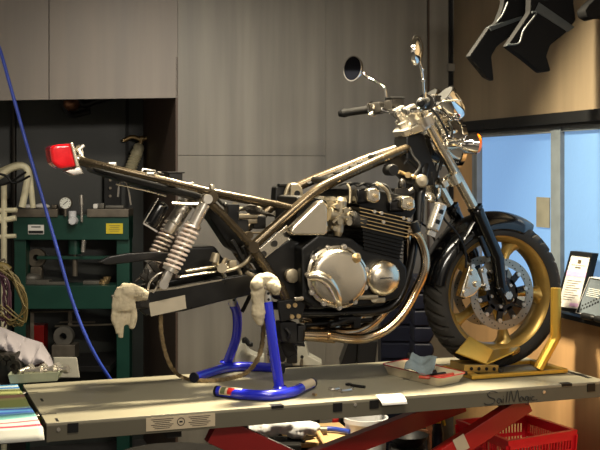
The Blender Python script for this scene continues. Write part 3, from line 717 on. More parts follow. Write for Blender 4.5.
q = P(355.5, 258, -.235); m = MB(); m.lathe([(.018, 0), (.018, .012), (.012, .016), (0, .016)], q, YM, 20); m.bar(q + V((-.012, -.018, 0)), q + V((.012, -.018, 0)), .006, .006); bp(m, 'oil_cap', 'brass', ENG)
q = P(350.5, 301, -.238); m = MB(); m.cyl(q, q + YM * .006, .009); bp(m, 'sight_glass', 'black', ENG)
o = P(382, 277.5, -.2); m = MB(); m.lathe([(.068, -.02), (.068, .012), (.065, .019), (.058, .027), (.046, .033), (.03, .037), (0, .039)], o, YM, 48)
pu = bp(m, 'pulser_cover', 'polish', ENG, 'small polished round cover')
m = MB()
for k in range(7): m.box(o + V((-.021 + k * .007, -.0385, .001 + .001 * (k % 2))), (.005, .004, .004))
bp(m, 'engraved_mark', 'ink', ENG)
m = MB(); m.box(P(366, 297, -.2), (.09, .03, .016), bevel=.004); m.box(P(378, 300, -.19), (.05, .03, .02), bevel=.004); m.cyl(P(374, 299, -.21), P(374, 299, -.17), .012); bp(m, 'side_bracket', 'cast', ENG)
# cylinders with cooling fins
TLp, TRp, BLp, BRp = P(359, 207, -.2), P(411.5, 219, -.2), P(363, 252, -.2), P(403, 262, -.2)
m = MB(); i = lambda a, b, t: a + (b - a) * t
def quad(t0, t1, ins): 
    a, b, c_, d = i(TLp, BLp, t0), i(TRp, BRp, t0), i(TRp, BRp, t1), i(TLp, BLp, t1); e = (b - a).normalized() * ins
    return [a + e, b - e, c_ - e, d + e]
NF = 12
for k in range(NF):
    t = k / NF; m.prism([p for p in quad(t, t + .026, 0 if k < 6 else .004)], V((0, .4, 0)), .0012, 1)
m.prism([p + V((0, .012, 0)) for p in quad(-.02, 1.02, .012)], V((0, .376, 0)))
CY = bp(m, 'cylinder_block', 'satin', ENG, 'black finned cylinder block')
m = MB()
for k in range(6):
    t = k / NF; q = quad(t + .002, t + .022, 0.001); m.prism([p + V((0, -.0012, 0)) for p in q], V((0, .002, 0)))
bp(m, 'fin_edges', 'brass', CY)
m = MB()
for px, py in ((374, 211.5), (381, 213), (403, 218), (408, 219.3), (383, 222)): q = P(px, py, -.202); m.cyl(q, q + YM * .008, .007, seg=6)
bp(m, 'stud_nuts', 'silver', CY)
m = MB(); m.prism([p for p in PP([(357, 190), (366, 187), (414, 198), (417, 210), (411, 219.5), (359, 207.5)], -.17)], V((0, .35, 0)), .01)
HD = bp(m, 'cylinder_head', 'satin', ENG)
for (x, y, b) in ((374.5, 195.5, [(357, 189), (372, 187), (372, 203), (357, 204)]), (409, 203.5, [(389, 201), (404, 197), (406, 212), (390, 212)])):
    m = MB(); m.prism(PP(b, -.2), V((0, .42, 0)), .01); cc = bp(m, 'cam_cover', 'gloss', ENG)
    q = [(x - 7, y - 6.5), (x + 2, y - 7.5), (x + 6.5, y - 4), (x + 6.5, y + 5), (x + 1, y + 8), (x - 7, y + 5.5)]
    m = MB(); m.prism(PP(q, -.228), V((0, .06, 0)), .009, 3); a = P(x + 1, y + 1, -.228); m.cyl(a + YM * .006, a, .0125, seg=16); m.mi = 1; m.cyl(a + YM * .009, a, .008, seg=6); bp(m, 'cam_end_cap', ['polish', 'brass'], cc, 'polished end cap')
m = MB()
for k in range(4):
    y = -.15 + .1 * k; a = P(392, 200, -.15); a = V((a.x, y, a.z)); m.cyl(a + V((0, 0, -.03)), a + V((-.005, 0, .03)), .012); m.tube([a + V((-.005, 0, .03)), a + V((-.02, .01, .055)), a + V((-.06, .03, .06)), a + V((-.09, .05, .04))], .0045, 8)
bp(m, 'plug_cap', 'black', ENG)
m = MB(); m.tube(PP([(376, 183, -.19), (383, 187, -.2), (388, 193, -.2), (390, 202, -.2)]), .007, 10); m.tube(PP([(347, 184, -.15), (350, 190, -.16), (350, 203, -.17)]), .005, 8); bp(m, 'plug_lead', 'cast', ENG)
m = MB(); m.ball(P(402, 185, -.13), .016, (1, 1, 1.5)); m.tube(PP([(396, 195, -.13), (400, 192, -.13), (408, 193, -.13), (413, 190, -.13)]), .013, 10); m.box(P(399, 192, -.12), (.06, .05, .03), bevel=.006); bp(m, 'thermostat', 'castd', ENG)
# carburettors and air box cover
for k in range(4):
    y = -.175 + k * .1; T = lambda a, b: V((P(a, b, -.175).x, y, P(a, b, -.175).z))
    m = MB(); m.cyl(T(329, 214), T(352, 219), .026, .022); m.cyl(T(341, 201), T(338, 232), .024, .02); m.cyl(T(341.5, 197), T(341, 201), .015, .024); m.cyl(T(338, 232), T(337.5, 236), .02, .012)
    for a, b, r in ((334, 206, .009), (346, 222, .012), (332, 228, .009), (349, 213, .008), (343, 210, .011), (337, 221, .012)): q = T(a, b); m.cyl(q + YM * .034, q, r, seg=10)
    m.bar(T(330, 222) + YM * .026, T(348, 208) + YM * .026, .008, .008); cb = bp(m, 'carburettor', 'cast')
    m = MB(); m.cyl(T(350, 218), T(364, 222), .025, .028, seg=18); m.lathe([(.026, 0), (.029, .001), (.029, .01), (.026, .011)], T(352, 218.5), (T(364, 222) - T(350, 218)).normalized(), 18); bp(m, 'inlet_rubber', 'rubber', cb)
m = MB(); m.prism(PP([(289.5, 232), (293, 226), (318, 202), (324, 200), (328, 205), (329, 231), (326, 236), (293, 236)], -.19), V((0, .05, 0)), .014, 4); bp(m, 'side_cover', 'polish', label='polished triangular intake cover')
m = MB(); m.prism(PP([(296, 196), (310, 196), (328, 200), (328, 236), (296, 236)], -.12), V((0, .26, 0)), .014); bp(m, 'air_box', 'dark')
m = MB(); q = PP([(290, 183), (298, 183), (303, 188), (305, 208), (291, 209), (290, 196)], .1); m.prism(q, V((0, .03, 0)), .008, 3); a = P(297, 193.5, .1); m.mi = 1; m.cyl(a + YM * .003, a, .012); m.mi = 0; m.tube(PP([(290, 184, .08), (287, 190, .08), (284, 200, .08), (281, 206, .08)]), .008, 10); bp(m, 'relay_plate', ['cast', 'black'])
m = MB(); m.prism(PP([(276, 187), (284, 184), (289, 187), (287, 198), (279, 205), (275, 203)], .1), V((0, .06, 0)), .006); m.box(P(283, 185, .1), (.04, .03, .012), bevel=.003); bp(m, 'relay', 'satin')
# electrics under the seat rail
m = MB(); m.box(P(246, 216, -.03), (.075, .06, .018), bevel=.004); m.box(P(243, 209, -.03), (.05, .05, .014), bevel=.004); m.box(P(256, 210, -.03), (.03, .05, .028), bevel=.006); m.cyl(P(235, 205, -.05), P(235, 205, .0), .012); m.box(P(248, 221, -.02), (.06, .05, .02), bevel=.004)
EL = bp(m, 'fuse_box', 'cast')
m = MB()
for k in range(7): m.tube(PP([(238 + k, 212 - k, -.06), (250, 205 + k * 1.4, -.07), (262 + k, 210 + k * .6, -.06), (270 + k * .7, 216, -.05), (275, 211 + k, -.03)]), .0028, 6)
bp(m, 'wiring_loom', 'castd', EL)
m = MB(); m.box(P(240, 226, -.02), (.05, .06, .05), bevel=.004); m.box(P(258, 222, .0), (.05, .05, .05), bevel=.006); bp(m, 'relay_block', 'dark', EL)
m = MB(); m.prism(PP([(228, 204), (240, 204), (237, 236), (228, 226)], -.06), V((0, .06, 0)), .004); m.tube(PP([(213, 193, -.1), (221, 203, -.1), (226, 207, -.1)]), .006, 8); m.ball(P(225, 205, -.11), .01); bp(m, 'seat_lock', 'satin')
m = MB(); m.bar(P(239, 233, -.12), P(262, 233, -.12), .03, .006, bevel=.002); a = P(249, 235, -.13); m.cyl(a + YM * .015, a - YM * .02, .013, seg=14); bp(m, 'frame_gusset', 'framem')
m = MB(); m.prism(PP([(203, 207), (212, 203), (250, 247), (244, 256), (230, 248)], -.06), V((0, .1, 0)), .01); bp(m, 'battery_tray', 'satin')
m = MB()
for L_ in ([(352, 176, -.04), (366, 170, -.03), (380, 164, -.03), (396, 158, -.02)], [(330, 188, -.02), (344, 179, -.02), (360, 172, 0), (392, 158, 0)], [(308, 184, .1), (330, 176, .08), (350, 167, .06), (376, 157, .05)], [(384, 166, -.06), (398, 170, -.06), (408, 160, -.06), (418, 168, -.06)], [(414, 176, -.1), (420, 166, -.1), (413, 156, -.08), (410, 148, -.07)], [(402, 178, -.1), (410, 184, -.1), (420, 178, -.09), (428, 186, -.08)]): m.tube(PP(L_), .006, 8)
for k in range(9): q = P(322 + k * 8, 180 - k * 3.2, .02); m.box(q, (.026, .05, .012), bevel=.003)
bp(m, 'main_harness', 'dark')
m = MB()
for k in range(5): q = P(327 + k * 12, 177.5 - k * 5, -.03); m.bar(q, q + V((.028, 0, .011)), .03, .007, bevel=.002)
bp(m, 'harness_clips', 'castd')
# coils, horn and steel bits behind the fork
a = P(394, 170, -.13); m = MB(); m.lathe([(0, 0), (.02, .001), (.022, .006), (.022, .06)], a, V((0, 1, 0)), 24); CO = bp(m, 'ignition_coil', 'dark')
m = MB(); m.tube(PP([(399, 172, -.1), (407, 175, -.1), (417, 177, -.1)]), .008, 10); m.cyl(P(408, 175, -.12), P(408, 175, -.07), .012, seg=10); m.ball(P(413, 177, -.11), .009); bp(m, 'coil_lead', 'brass', CO)
a = P(422, 181, -.13); m = MB(); m.lathe([(0, 0), (.02, .002), (.026, .008), (.024, .02)], a, V((.3, .95, 0)).normalized(), 24); bp(m, 'horn', 'cast')
m = MB(); a = P(432, 192, -.1); m.lathe([(.012, -.02), (.016, 0), (.028, .012), (.03, .02), (.02, .014), (0, .01)], a, V((-.6, -.7, -.1)).normalized(), 24); m.tube(PP([(426, 196, -.1), (432, 201, -.1), (438, 196, -.1), (439, 188, -.1)]), .008, 10); bp(m, 'horn_trumpet', 'polish')
t, b = P(441, 203, -.15), P(431.5, 231, -.15); m = MB(); m.bar(t, b, .05, .044, bevel=.012); m.mi = 1
for f in (.3, .66): q = t + (b - t) * f + YM * .025; n = (b - t).normalized(); m.bar(q - n * .008, q + n * .008, .004, .018)
m.mi = 0; m.bar(b, b + (b - t).normalized() * .02, .03, .03); bp(m, 'oil_cooler', ['silver', 'black'], label='silver slotted box behind the fork')
m = MB(); a = P(429, 190, -.02); m.prism(PP([(406, 136), (424, 132), (430, 150), (440, 176), (428, 200), (418, 196), (406, 166)], -.06), V((0, .12, 0)), .012); bp(m, 'steering_head_cover', 'satin')
m = MB(); m.tube(PP([(413, 222, -.18), (416, 232, -.18)]), .02, 12, smooth=False); m.tube(PP([(420, 193, -.11), (418, 222, -.12)]), .021, 12, smooth=False); bp(m, 'oil_line', 'satin')
# exhaust headers
near = [(404, 231), (413, 232), (420, 240), (425, 256), (424, 272), (416, 292), (403, 314), (387, 330), (368, 338.5), (349, 339), (330, 336)]
for k in range(4):
    y0 = -.17 + .11 * k; ys = [y0, y0, y0, y0, y0, y0 * .95, y0 * .85 - .02, y0 * .7 - .04, y0 * .5 - .07, y0 * .42 - .085, y0 * .4 - .085]
    q = []
    for (px, py), yy in zip(near, ys): p = P(px, py, -.17); q.append(V((p.x, yy, p.z + (k * .008 if False else 0))))
    for j in range(3, 11): q[j] += V((-.02 * k, 0, .017 * k * min(1, (j - 2) / 4)))
    m = MB(); m.tube(q, .0185, 18, 8); m.lathe([(.02, 0), (.03, .002), (.03, .014), (.02, .016)], q[0], (q[1] - q[0]).normalized(), 20); bp(m, 'exhaust_header', 'header')
for y in (-.13, -.03):
    m = MB(); m.tube([V((P(334, 336, -.13).x, y, P(334, 336, -.13).z)), V((P(318, 335.5, -.13).x, y, P(318, 335.5, -.13).z)), V((P(303, 335, -.13).x, y, P(303, 335, -.13).z))], .024, 18, radii=[.028, .024, .021]); bp(m, 'exhaust_collector', 'header')
m = MB(); m.tube(PP([(352, 317, -.13), (338, 323, -.14), (330, 325, -.14)]), .012, 10); m.tube(PP([(305, 325, -.1), (340, 323, -.1), (372, 320, -.1)]), .009, 8); m.box(P(345, 319, -.12), (.07, .05, .02), bevel=.004); m.box(P(356, 321, -.1), (.03, .03, .05), bevel=.004); bp(m, 'engine_underside', 'satin')
# footrest plate, centre stand
m = MB(); m.prism(PP([(278, 301), (303, 298), (306, 304), (302, 318), (281, 322)], -.16), V((0, .02, 0)), .004); FP = bp(m, 'footrest_plate', 'satin')
m = MB()
for px, py in ((288, 306), (294.5, 305), (291.5, 316.5), (298, 316)): a = P(px, py, -.16); m.cyl(a + YM * .008, a, .0085, seg=12)
bp(m, 'plate_bolt', 'brass', FP)
m = MB(); m.bar(P(294, 299, -.18), P(303, 298, -.18), .02, .016, bevel=.004); bp(m, 'footrest', 'polish', FP)
m = MB(); m.prism(PP([(280, 322), (297, 322), (300, 338), (296, 344), (282, 342)], -.12), V((0, .06, 0)), .006); m.prism(PP([(298, 326), (306, 325), (306, 342), (298, 342)], -.13), V((0, .06, 0)), .005); m.bar(P(294, 344, -.1), P(304, 345, -.1), .03, .01, bevel=.003); m.bar(P(284, 340, .0), P(292, 356, .0), .03, .05, bevel=.01); m.tube(PP([(286, 328, -.13), (290, 334, -.14), (288, 340, -.13)]), .006, 8); bp(m, 'centre_stand_mount', 'dark')
m = MB()
for q in ([(213, 262, -.1), (222, 268, -.1), (234, 266, -.1)], [(222, 272, -.11), (236, 268, -.11), (246, 262, -.12), (252, 254, -.12)], [(226, 258, -.1), (222, 268, -.1), (226, 280, -.1)], [(238, 268, -.1), (244, 280, -.1), (252, 287, -.1)], [(246, 272, -.12), (258, 279, -.12), (266, 283, -.13)]): m.tube(PP(q), .008, 8)
m.cyl(P(216, 253, -.11), P(214, 262, -.11), .014, .018); m.cyl(P(222, 268, -.13), P(222, 268, -.06), .018); m.box(P(232, 264, -.1), (.03, .03, .03), bevel=.005); bp(m, 'brake_pedal_linkage', 'cast')
m = MB(); m.bar(P(243, 246, -.1), P(250, 262, -.1), .02, .016, bevel=.004); m.bar(P(232, 240, -.1), P(248, 268, -.1), .018, .014, bevel=.003); m.tube(PP([(254, 287, .0), (248, 300, .0), (242, 312, .0)]), .008, 8); bp(m, 'link_plate', 'framed')
# ---------------------------------------------------------------- wheel clamp
ck = thing('wheel_clamp', 'gold metal wheel clamp holding the front wheel on the lift', 'wheel clamp', (1.45, -.1, TZ))
m = MB(); a, b = Pz(470, 377, TZ + .012), Pz(567, 370.5, TZ + .012); yy = (a.y + b.y) / 2 ; a.y = b.y = yy
m.bar(a, b, .024, .016, bevel=.003); m.bar(a + V((0, .22, 0)), b + V((0, .22, 0)), .024, .016, bevel=.003); m.bar(V((b.x - .02, yy, a.z)), V((b.x - .02, yy + .22, a.z)), .03, .02, V((1, 0, 0)), .003); m.bar(V((a.x + .02, yy, a.z)), V((a.x + .02, yy + .22, a.z)), .03, .02, V((1, 0, 0)), .003)
m.build('base_rail', 'goldpl', ck)
m = MB()
for px in (471, 515, 563): q = Pz(px, 375, TZ + .03); q = V((q.x, yy, TZ + .024)); m.cyl(q, q + V((0, 0, .012)), .01, seg=6)
m.build('bolt', 'castd', ck)
m = MB(); p0 = V((Pz(540, 368, TZ + .02).x, yy - .0, TZ + .02)); p1 = P(555.5, 337, yy); p2 = P(556, 288, yy)
p0 = P(538, 369, yy)
m.tube([p0, p1 - (p1 - p0).normalized() * .02, p1, p2], .021, 16, smooth=False); m.build('upright_post', 'goldpl', ck)
# bent cradle plate under the tyre
m = MB()
cy0, cy1 = -.15, .08
ctr = PP([(455, 352.5), (486, 364), (512, 352.5)], cy0); 
top = PP([(469, 336.5), (493, 351.5), (520, 349)], cy0)
prof = [P(462, 339, cy0), P(486, 357.5, cy0), P(516, 349.5, cy0)]
q = [P(456, 349, cy0), P(484, 363.5, cy0), P(513, 352, cy0)]
fw = V((0, .2, 0))
vs = []
def plate(m, c4, th):
    n = (c4[1] - c4[0]).cross(c4[2] - c4[1]).normalized() * th; m.hexa([p - n for p in c4] + [p + n for p in c4], .003)
A_, B_, C_ = P(455, 352.5, -.18), P(486, 364.5, -.17), P(514, 352, -.16)
A2, B2, C2 = P(469, 336.5, -.085), P(493, 350.5, -.085), P(520, 347.5, -.085)
plate(m, [A_, B_, B2, A2], .004); plate(m, [B_, C_, C2, B2], .004)
plate(m, [C_, P(512, 356, -.15), P(519, 352, -.085), C2], .003)
m.bar(B_ * .5 + B2 * .5 + V((0, .02, -.012)), V((B_.x, -.1, TZ + .035)), .05, .03)
m.build('cradle_plate', 'goldpl', ck)
m = MB(); a, b = P(457, 366, -.11), P(491, 366.5, -.11); m.bar(a, b, .12, .03, bevel=.003); m.mi = 1
for k in range(4): t = a + (b - a) * (.2 + .22 * k) + V((0, -.0605, 0)); m.cyl(t, t + V((0, -.002, 0)), .007, seg=10)
m.build('drilled_foot', ['gold', 'black'], ck)
# ---------------------------------------------------------------- blue stands
def stand(lbl, basep, up, sleeve, y, stick):
    r = .0185; zz = TZ + r + .001
    s = thing('support_stand', lbl, 'stand', Pz(basep[1][0], basep[1][1], TZ), 'blue tube stands propping the motorcycle')
    m = MB(); bpz = [Pz(px, py, zz) for px, py in basep]; m.tube(bpz, r, 18, 8); m.build('foot_tube', 'blue', s)
    m = MB(); j = Pz(up[0][0], up[0][1], zz); Y_ = j.y
    pts = [j] + [P(px, py, Y_ + (y - Y_) * (k + 1) / len(up[1:])) for k, (px, py) in enumerate(up[1:])]
    m.tube(pts, .0185, 18, 8); m.lathe([(.0185, -.004), (.026, 0), (.022, .006)], j + V((0, 0, .016)), UP, 18); m.build('upright_tube', 'blue', s)
    m = MB(); a, b = P(*sleeve[0], y), P(*sleeve[1], y); m.cyl(a, b, .0155); m.mi = 1
    for k in (.35, .7): q = a + (b - a) * k; m.cyl(q + YM * .017, q + YM * .012, .005, seg=10)
    m.build('inner_post', ['silver', 'black'], s)
    m = MB(); m.bar(b + V((-.035, 0, .003)), b + V((.035, 0, .003)), .05, .012, bevel=.003); m.build('saddle', 'steel', s)
    for e, d in ((bpz[0], bpz[0] - bpz[1]), (bpz[-1], bpz[-1] - bpz[-2])):
        m = MB(); d = d.normalized(); m.cyl(e - d * .006, e + d * .003, .0195); m.build('end_cap', 'navy', s)
    return s, bpz
s1, bz = stand('near blue tube stand with a glove over its top', [(217, 391), (231, 392.8), (245, 394.5), (270, 395.3), (292, 392), (302, 387.6), (312, 383)], [(280, 392), (274, 352), (270, 322), (267.5, 302)], [(267.5, 305), (266.5, 288)], -.255, True)
m = MB(); a = bz[0] + (bz[2] - bz[0]) * .18; b = bz[0] + (bz[2] - bz[0]) * .92; x, y, ax_ = basis(b - a)
m.lathe([(.0194, 0), (.0194, (b - a).length)], a, b - a, 14, a0=-1.1, a1=1.2, ref=V((0, -1, .7))); o = m.build('sticker', 'sticker', s1)
m = MB(); m.lathe([(.0197, .034), (.0197, .06)], a, b - a, 14, a0=-.4, a1=1.0, ref=V((0, -1, .7))); m.mi = 1; m.lathe([(.0197, .005), (.0197, .024)], a, b - a, 14, a0=-.4, a1=1.0, ref=V((0, -1, .7))); m.build('sticker_print', ['redpaint', 'olive'], s1)
m = MB(); a = bz[-3] + (bz[-1] - bz[-3]) * .4; b = bz[-1] - (bz[-1] - bz[-3]).normalized() * .01; m.lathe([(.0195, 0), (.0195, (b - a).length)], a, b - a, 14, a0=-.9, a1=1.1, ref=V((0, -1, .7))); m.build('sticker', 'sticker', s1)
s2, _ = stand('far blue tube stand under the other side of the motorcycle', [(194, 377.5), (226, 368), (250, 366.5), (283, 368.5)], [(226, 366), (236, 338), (237, 315), (233, 303)], [(233, 306), (232, 288)], .16, False)
# ---------------------------------------------------------------- gloves
def fuse(m, name, lbl, cat, vox=.005, mt='glove'):
    o = m.build(name, mt, None, remesh=vox, wrinkle=.007); return tag(o, lbl, cat)
m = MB(); Y = -.17
m.tube(PP([(125, 287.5), (124, 296), (123, 305), (122.5, 311)], Y), .034, 16, radii=[.015, .021, .021, .018], flat=1.85)
m.tube(PP([(121, 292, -.165), (130, 292, -.165), (139, 294, -.162), (148, 296, -.158)]), .03, 16, radii=[.017, .019, .015, .009], flat=1.7)
for L_, r in (([(114.5, 304), (114, 311), (113.5, 318), (114.5, 324)], .0085), ([(117.5, 308), (117, 317), (116.5, 326), (118, 333)], .009), ([(122, 309), (121.5, 320), (121, 330), (120.5, 338)], .0095), ([(126.5, 308), (126.5, 316), (126, 325)], .009), ([(131, 303), (133.5, 311), (133.5, 320), (131, 329)], .0125)):
    m.tube(PP(L_, Y), r, 12, radii=[r * 1.15, r, r, r * .8])
for k in range(9): m.tube(PP([(124 + k * 2.6, 286.4 + k * .85, -.187), (123.5 + k * 2.5, 292, -.193), (125 + k * 2.5, 298.5 - k * .1, -.185)]), .0026, 6)
g1 = fuse(m, 'work_glove', 'cream knitted work glove hanging fingers down from the swingarm end', 'glove', .0035)
m = MB(); Y = -.255
m.tube(PP([(257, 293, -.26), (256.5, 285, -.26), (262, 280, -.26), (270, 280, -.26), (275, 287, -.26), (275, 295, -.26)]), .03, 14, radii=[.018, .024, .024, .024, .022, .015])
m.ball(P(257, 284.5, -.275), .022); m.ball(P(275, 288, -.28), .021); m.ball(P(266, 278, -.26), .022)
m.ball(P(259, 291, -.27), .022, (1, .8, 1.2)); m.ball(P(271, 285, -.275), .022); m.tube(PP([(257, 292, -.262), (257.5, 304, -.262), (258.5, 314, -.262), (260.5, 325, -.262)]), .018, 12, radii=[.024, .02, .026, .01])
m.tube(PP([(261, 293, -.267), (262, 304, -.267), (261.5, 318, -.267)]), .011, 10, radii=[.012, .008, .014])
g2 = fuse(m, 'work_glove', 'cream work glove wrapped over the top of the near blue stand', 'glove', .0035)
# ---------------------------------------------------------------- things on the lift
c0, c1, c2, c3 = Pz(383, 372, TZ), Pz(449, 388, TZ), Pz(466, 383, TZ), Pz(404, 368, TZ)
lt = [Pz(380, 365.5, TZ + .03), Pz(440, 380.5, TZ + .03), Pz(468, 374.5, TZ + .03), Pz(408, 360.5, TZ + .03)]
tr = thing('parts_tray', 'white enamel tray with a dark red rim on the lift beside the front wheel', 'tray', (c0 + c1 + c2 + c3) / 4)
ctr = sum(lt, V()) / 4
def ringat(z, f, n=6):
    out = []
    for k in range(4):
        p = lt[k]; a, b = lt[k - 1], lt[(k + 1) % 4]; p = ctr + (p - ctr) * f; ea = (a - lt[k]).normalized(); eb = (b - lt[k]).normalized(); r = .03
        for j in range(n + 1):
            t = j / n; q = (p + ea * r) * (1 - t) ** 2 + p * 2 * t * (1 - t) + (p + eb * r) * t * t; out.append(V((q.x, q.y, z)))
    return out
m = MB(); m.loft([ringat(TZ + .001, .86), ringat(TZ + .036, .985), ringat(TZ + .036, .955), ringat(TZ + .004, .84)]); m.build('tray_body', 'enamel', tr)
m = MB(); q = ringat(TZ + .037, .985); m.tube(q + [q[0]], .0022, 8, smooth=False); m.build('tray_rim', 'redpaint', tr)
m = MB(); a = Pz(419, 371, TZ + .03); 
cor = [P(403, 367, a.y - .02), P(433, 373.5, a.y - .05), P(439, 355.5, a.y + .03), P(413, 353, a.y + .05)]
cor = [Pz(404, 369.5, TZ + .045), Pz(432, 374, TZ + .045), Pz(438.5, 358, TZ + .075), Pz(413, 354, TZ + .085)]
def rag(u, v): return cor[0] * (1 - u) * (1 - v) + cor[1] * u * (1 - v) + cor[2] * u * v + cor[3] * (1 - u) * v + UP * (.012 * math.sin(u * 6 + v * 3) + .007 * math.sin(v * 9 - u * 5))
m.grid(rag, 24, 24); tag(m.build('shop_rag', 'bluerag', solid=.003), 'crumpled pale blue cloth lying on the enamel tray', 'rag')
m = MB(); m.tube([Pz(419, 377, TZ + .03), Pz(430, 377.5, TZ + .03), Pz(444, 375.5, TZ + .032), Pz(453, 374, TZ + .03)], .006, 8); o = tag(m.build('rubber_pipe', 'orange'), 'orange red rubber strip lying in the enamel tray', 'hose')
m = MB(); a = Pz(424, 374, TZ + .02); m.cyl(a, a + V((.05, .0, .0)), .014); m.cyl(a + V((.03, -.04, 0)), a + V((.075, -.03, .0)), .009); m.lathe([(.01, -.006), (.018, -.006), (.018, .006), (.01, .006)], a + V((-.02, 0, -.0)), UP, 16, closed=True); tag(m.build('bearing_spacer', 'castd'), 'dark metal spacer under the blue cloth in the tray', 'metal part')
def scrap(name, lbl, pts, r, mt='castd', ends=None):
    m = MB(); m.tube([Pz(x, y, TZ + r) for x, y in pts], r, 8)
    for (x, y, rr) in ends or (): q = Pz(x, y, TZ + .001); m.lathe([(rr * .45, 0), (rr, 0), (rr, .007), (rr * .45, .007)], q, UP, 14, closed=True)
    return tag(m.build(name, mt), lbl, 'tool', 'small metal pieces on the lift')
scrap('spanner', 'shiny small spanner lying on the lift, nearest its front edge', [(341, 391), (346, 390.4), (351, 389.6)], .006, 'silver', [(339.5, 391.2, .009), (352, 389.4, .008)])
scrap('circlip_pliers', 'dark handled pliers on the lift behind the small spanner', [(351, 385), (357, 386), (365, 387)], .0055, 'dark', [(348.5, 385.2, .012)])
scrap('split_pin', 'bright split pin on the lift left of the small spanner', [(331, 389.5), (335, 389.3), (339, 388.4)], .005, 'silver', [(330.5, 389.7, .009)])
scrap('bolt', 'tiny loose bolt beside the foot of the near blue stand', [(313, 394), (316, 395)], .005, 'brass', [])
m = MB(); a, b = Pz(375.5, 395, TZ + .002), Pz(400.5, 393.6, TZ + .002); ea, eb = P(378, 398.2, Y0 - .003), P(403.5, 396.4, Y0 - .003); ba, bb_ = P(382.5, 405.5, Y0 - .03), P(407.5, 403.8, Y0 - .03)
ea.z = eb.z = TZ + .003
rows = [(a, b), (a * .5 + ea * .5, b * .5 + eb * .5), (ea, eb), (ea * .5 + ba * .5 + V((0, -.004, .002)), eb * .5 + bb_ * .5 + V((0, -.004, .002))), (ba, bb_)]
m.grid(lambda u, v: rows[int(round(v * 4))][0] * (1 - u) + rows[int(round(v * 4))][1] * u, 6, 4); tag(m.build('paper_slip', 'paper', solid=.0012), 'blank white paper slip hanging over the front edge of the lift', 'paper')
# ---------------------------------------------------------------- blue air hose
m = MB(); m.tube([Pd(-8, 30, 4.7), Pd(0, 50, 4.7), Pd(10, 85, 4.68), Pd(24, 135, 4.65), Pd(40, 190, 4.62), Pd(56, 245, 4.6), Pd(72, 300, 4.58), Pd(90, 345, 4.56), Pd(111, 380, 4.6), Pd(128, 398, 4.75), Pd(150, 412, 5.0)], .0072, 10, 8)
m.tube([Pd(-8, 30, 4.7), V((Pd(-8, 30, 4.7).x, Pd(-8, 30, 4.7).y, 2.8))], .0072, 10)
tag(m.build('air_hose', 'bluehose'), 'blue air hose hanging in a long curve in front of the green press', 'hose')
# ---------------------------------------------------------------- hydraulic press
D = 6.1
def Q(px, py, dd=0): return Pd(px, py, D + dd)
def qbar(m, x0, x1, y0, y1, dep, dd=0, bevel=.004):
    a, b = Q(x0, y1, dd), Q(x1, y0, dd); m.box(((a.x + b.x) / 2, (a.y + b.y) / 2, (a.z + b.z) / 2), ((b - a).dot(RT), dep, abs(b.z - a.z)), (RT, FW, UP), bevel)
pr = thing('hydraulic_press', 'green workshop press with a pressure gauge on its top beam', 'press', V((Q(73, 300).x, Q(73, 300).y, 0)))
m = MB(); qbar(m, 17, 131, 215, 239, .16); m.build('top_beam', 'green', pr)
for x0, x1 in ((16.5, 28), (118, 131)):
    m = MB(); a, b = Q(x0, 239), Q(x1, 239); c_ = (a + b) / 2; m.box((c_.x, c_.y, c_.z / 2 + .06), ((b - a).length, .1, c_.z + .1), (RT, FW, UP), .004); m.build('post', 'green', pr)
m = MB(); qbar(m, 27, 119, 284, 307, .18); m.build('bed_beam', 'green', pr)
for x0, x1 in ((16, 61), (90, 131)):
    m = MB(); qbar(m, x0, x1, 208.5, 216.5, .18, 0, .003); m.build('top_plate', 'steel', pr)
m = MB(); a, b = Q(75, 236), Q(75, 254); m.cyl(a, b, .036); m.mi = 1; m.cyl(b, Q(75, 276), .014); m.build('ram', ['green', 'steel'], pr)
m = MB(); qbar(m, 38, 118, 256, 259, .05, 0, .001); m.build('ram_guide', 'green', pr)
m = MB(); a = Q(65.5, 203, -.1); m.lathe([(0, .0), (.032, 0), (.034, -.004), (.034, .02), (0, .02)], a, FW, 28); m.cyl(a + V((0, 0, -.03)), a + V((0, 0, -.07)), .008)
ga = m.build('pressure_gauge', 'steel', pr); m = MB(); m.lathe([(0, -.005), (.030, -.005)], a, FW, 24); m.mi = 1; m.bar(a - FW * .006 + RT * -.012 + UP * -.01, a - FW * .006 + RT * .014 + UP * .012, .003, .003)
for k in range(9): t = math.radians(-45 + 33.75 * k); q = a - FW * .0055 + RT * math.cos(t) * .025 + UP * math.sin(t) * .025; m.box(q, (.004, .001, .004))
m.build('gauge_dial', ['gauge', 'ink'], ga)
m = MB(); a = Q(72.5, 211, -.1); m.cyl(a, Q(72.5, 218, -.1), .021); q = Q(72.5, 221, -.13); m.lathe([(.0, -.012), (.018, -.012), (.024, -.004), (.024, .04)], q, FW, 20); m.build('release_valve', 'plastic', pr)
m = MB(); m.cyl(Q(81.5, 196, -.1), Q(82, 222, -.1), .007); m.cyl(Q(81.5, 195, -.1), Q(81.6, 205, -.1), .011); m.cyl(Q(84, 240, -.1), Q(83, 252, -.1), .012); m.build('pump_lever', 'silver', pr)
m = MB(); a = Q(36, 229.5, -.085); m.box(a, (.085, .003, .05), (RT, FW, UP)); m.mi = 1
m.box(a - FW * .002 - UP * .014, (.08, .002, .016), (RT, FW, UP)); m.box(a - FW * .002 + UP * .014, (.05, .002, .006), (RT, FW, UP)); m.build('maker_label', ['white', 'ink'], pr)['label'] = 'white label with black band'
m = MB(); a = Q(114.5, 228.5, -.085); m.box(a, (.09, .003, .055), (RT, FW, UP)); m.mi = 1
for k in range(4): m.box(a - FW * .002 + UP * (.016 - k * .01), (.06 - .012 * (k % 2), .002, .002), (RT, FW, UP))
m.build('warning_label', ['yellow', 'steel'], pr)['label'] = 'yellow warning label'
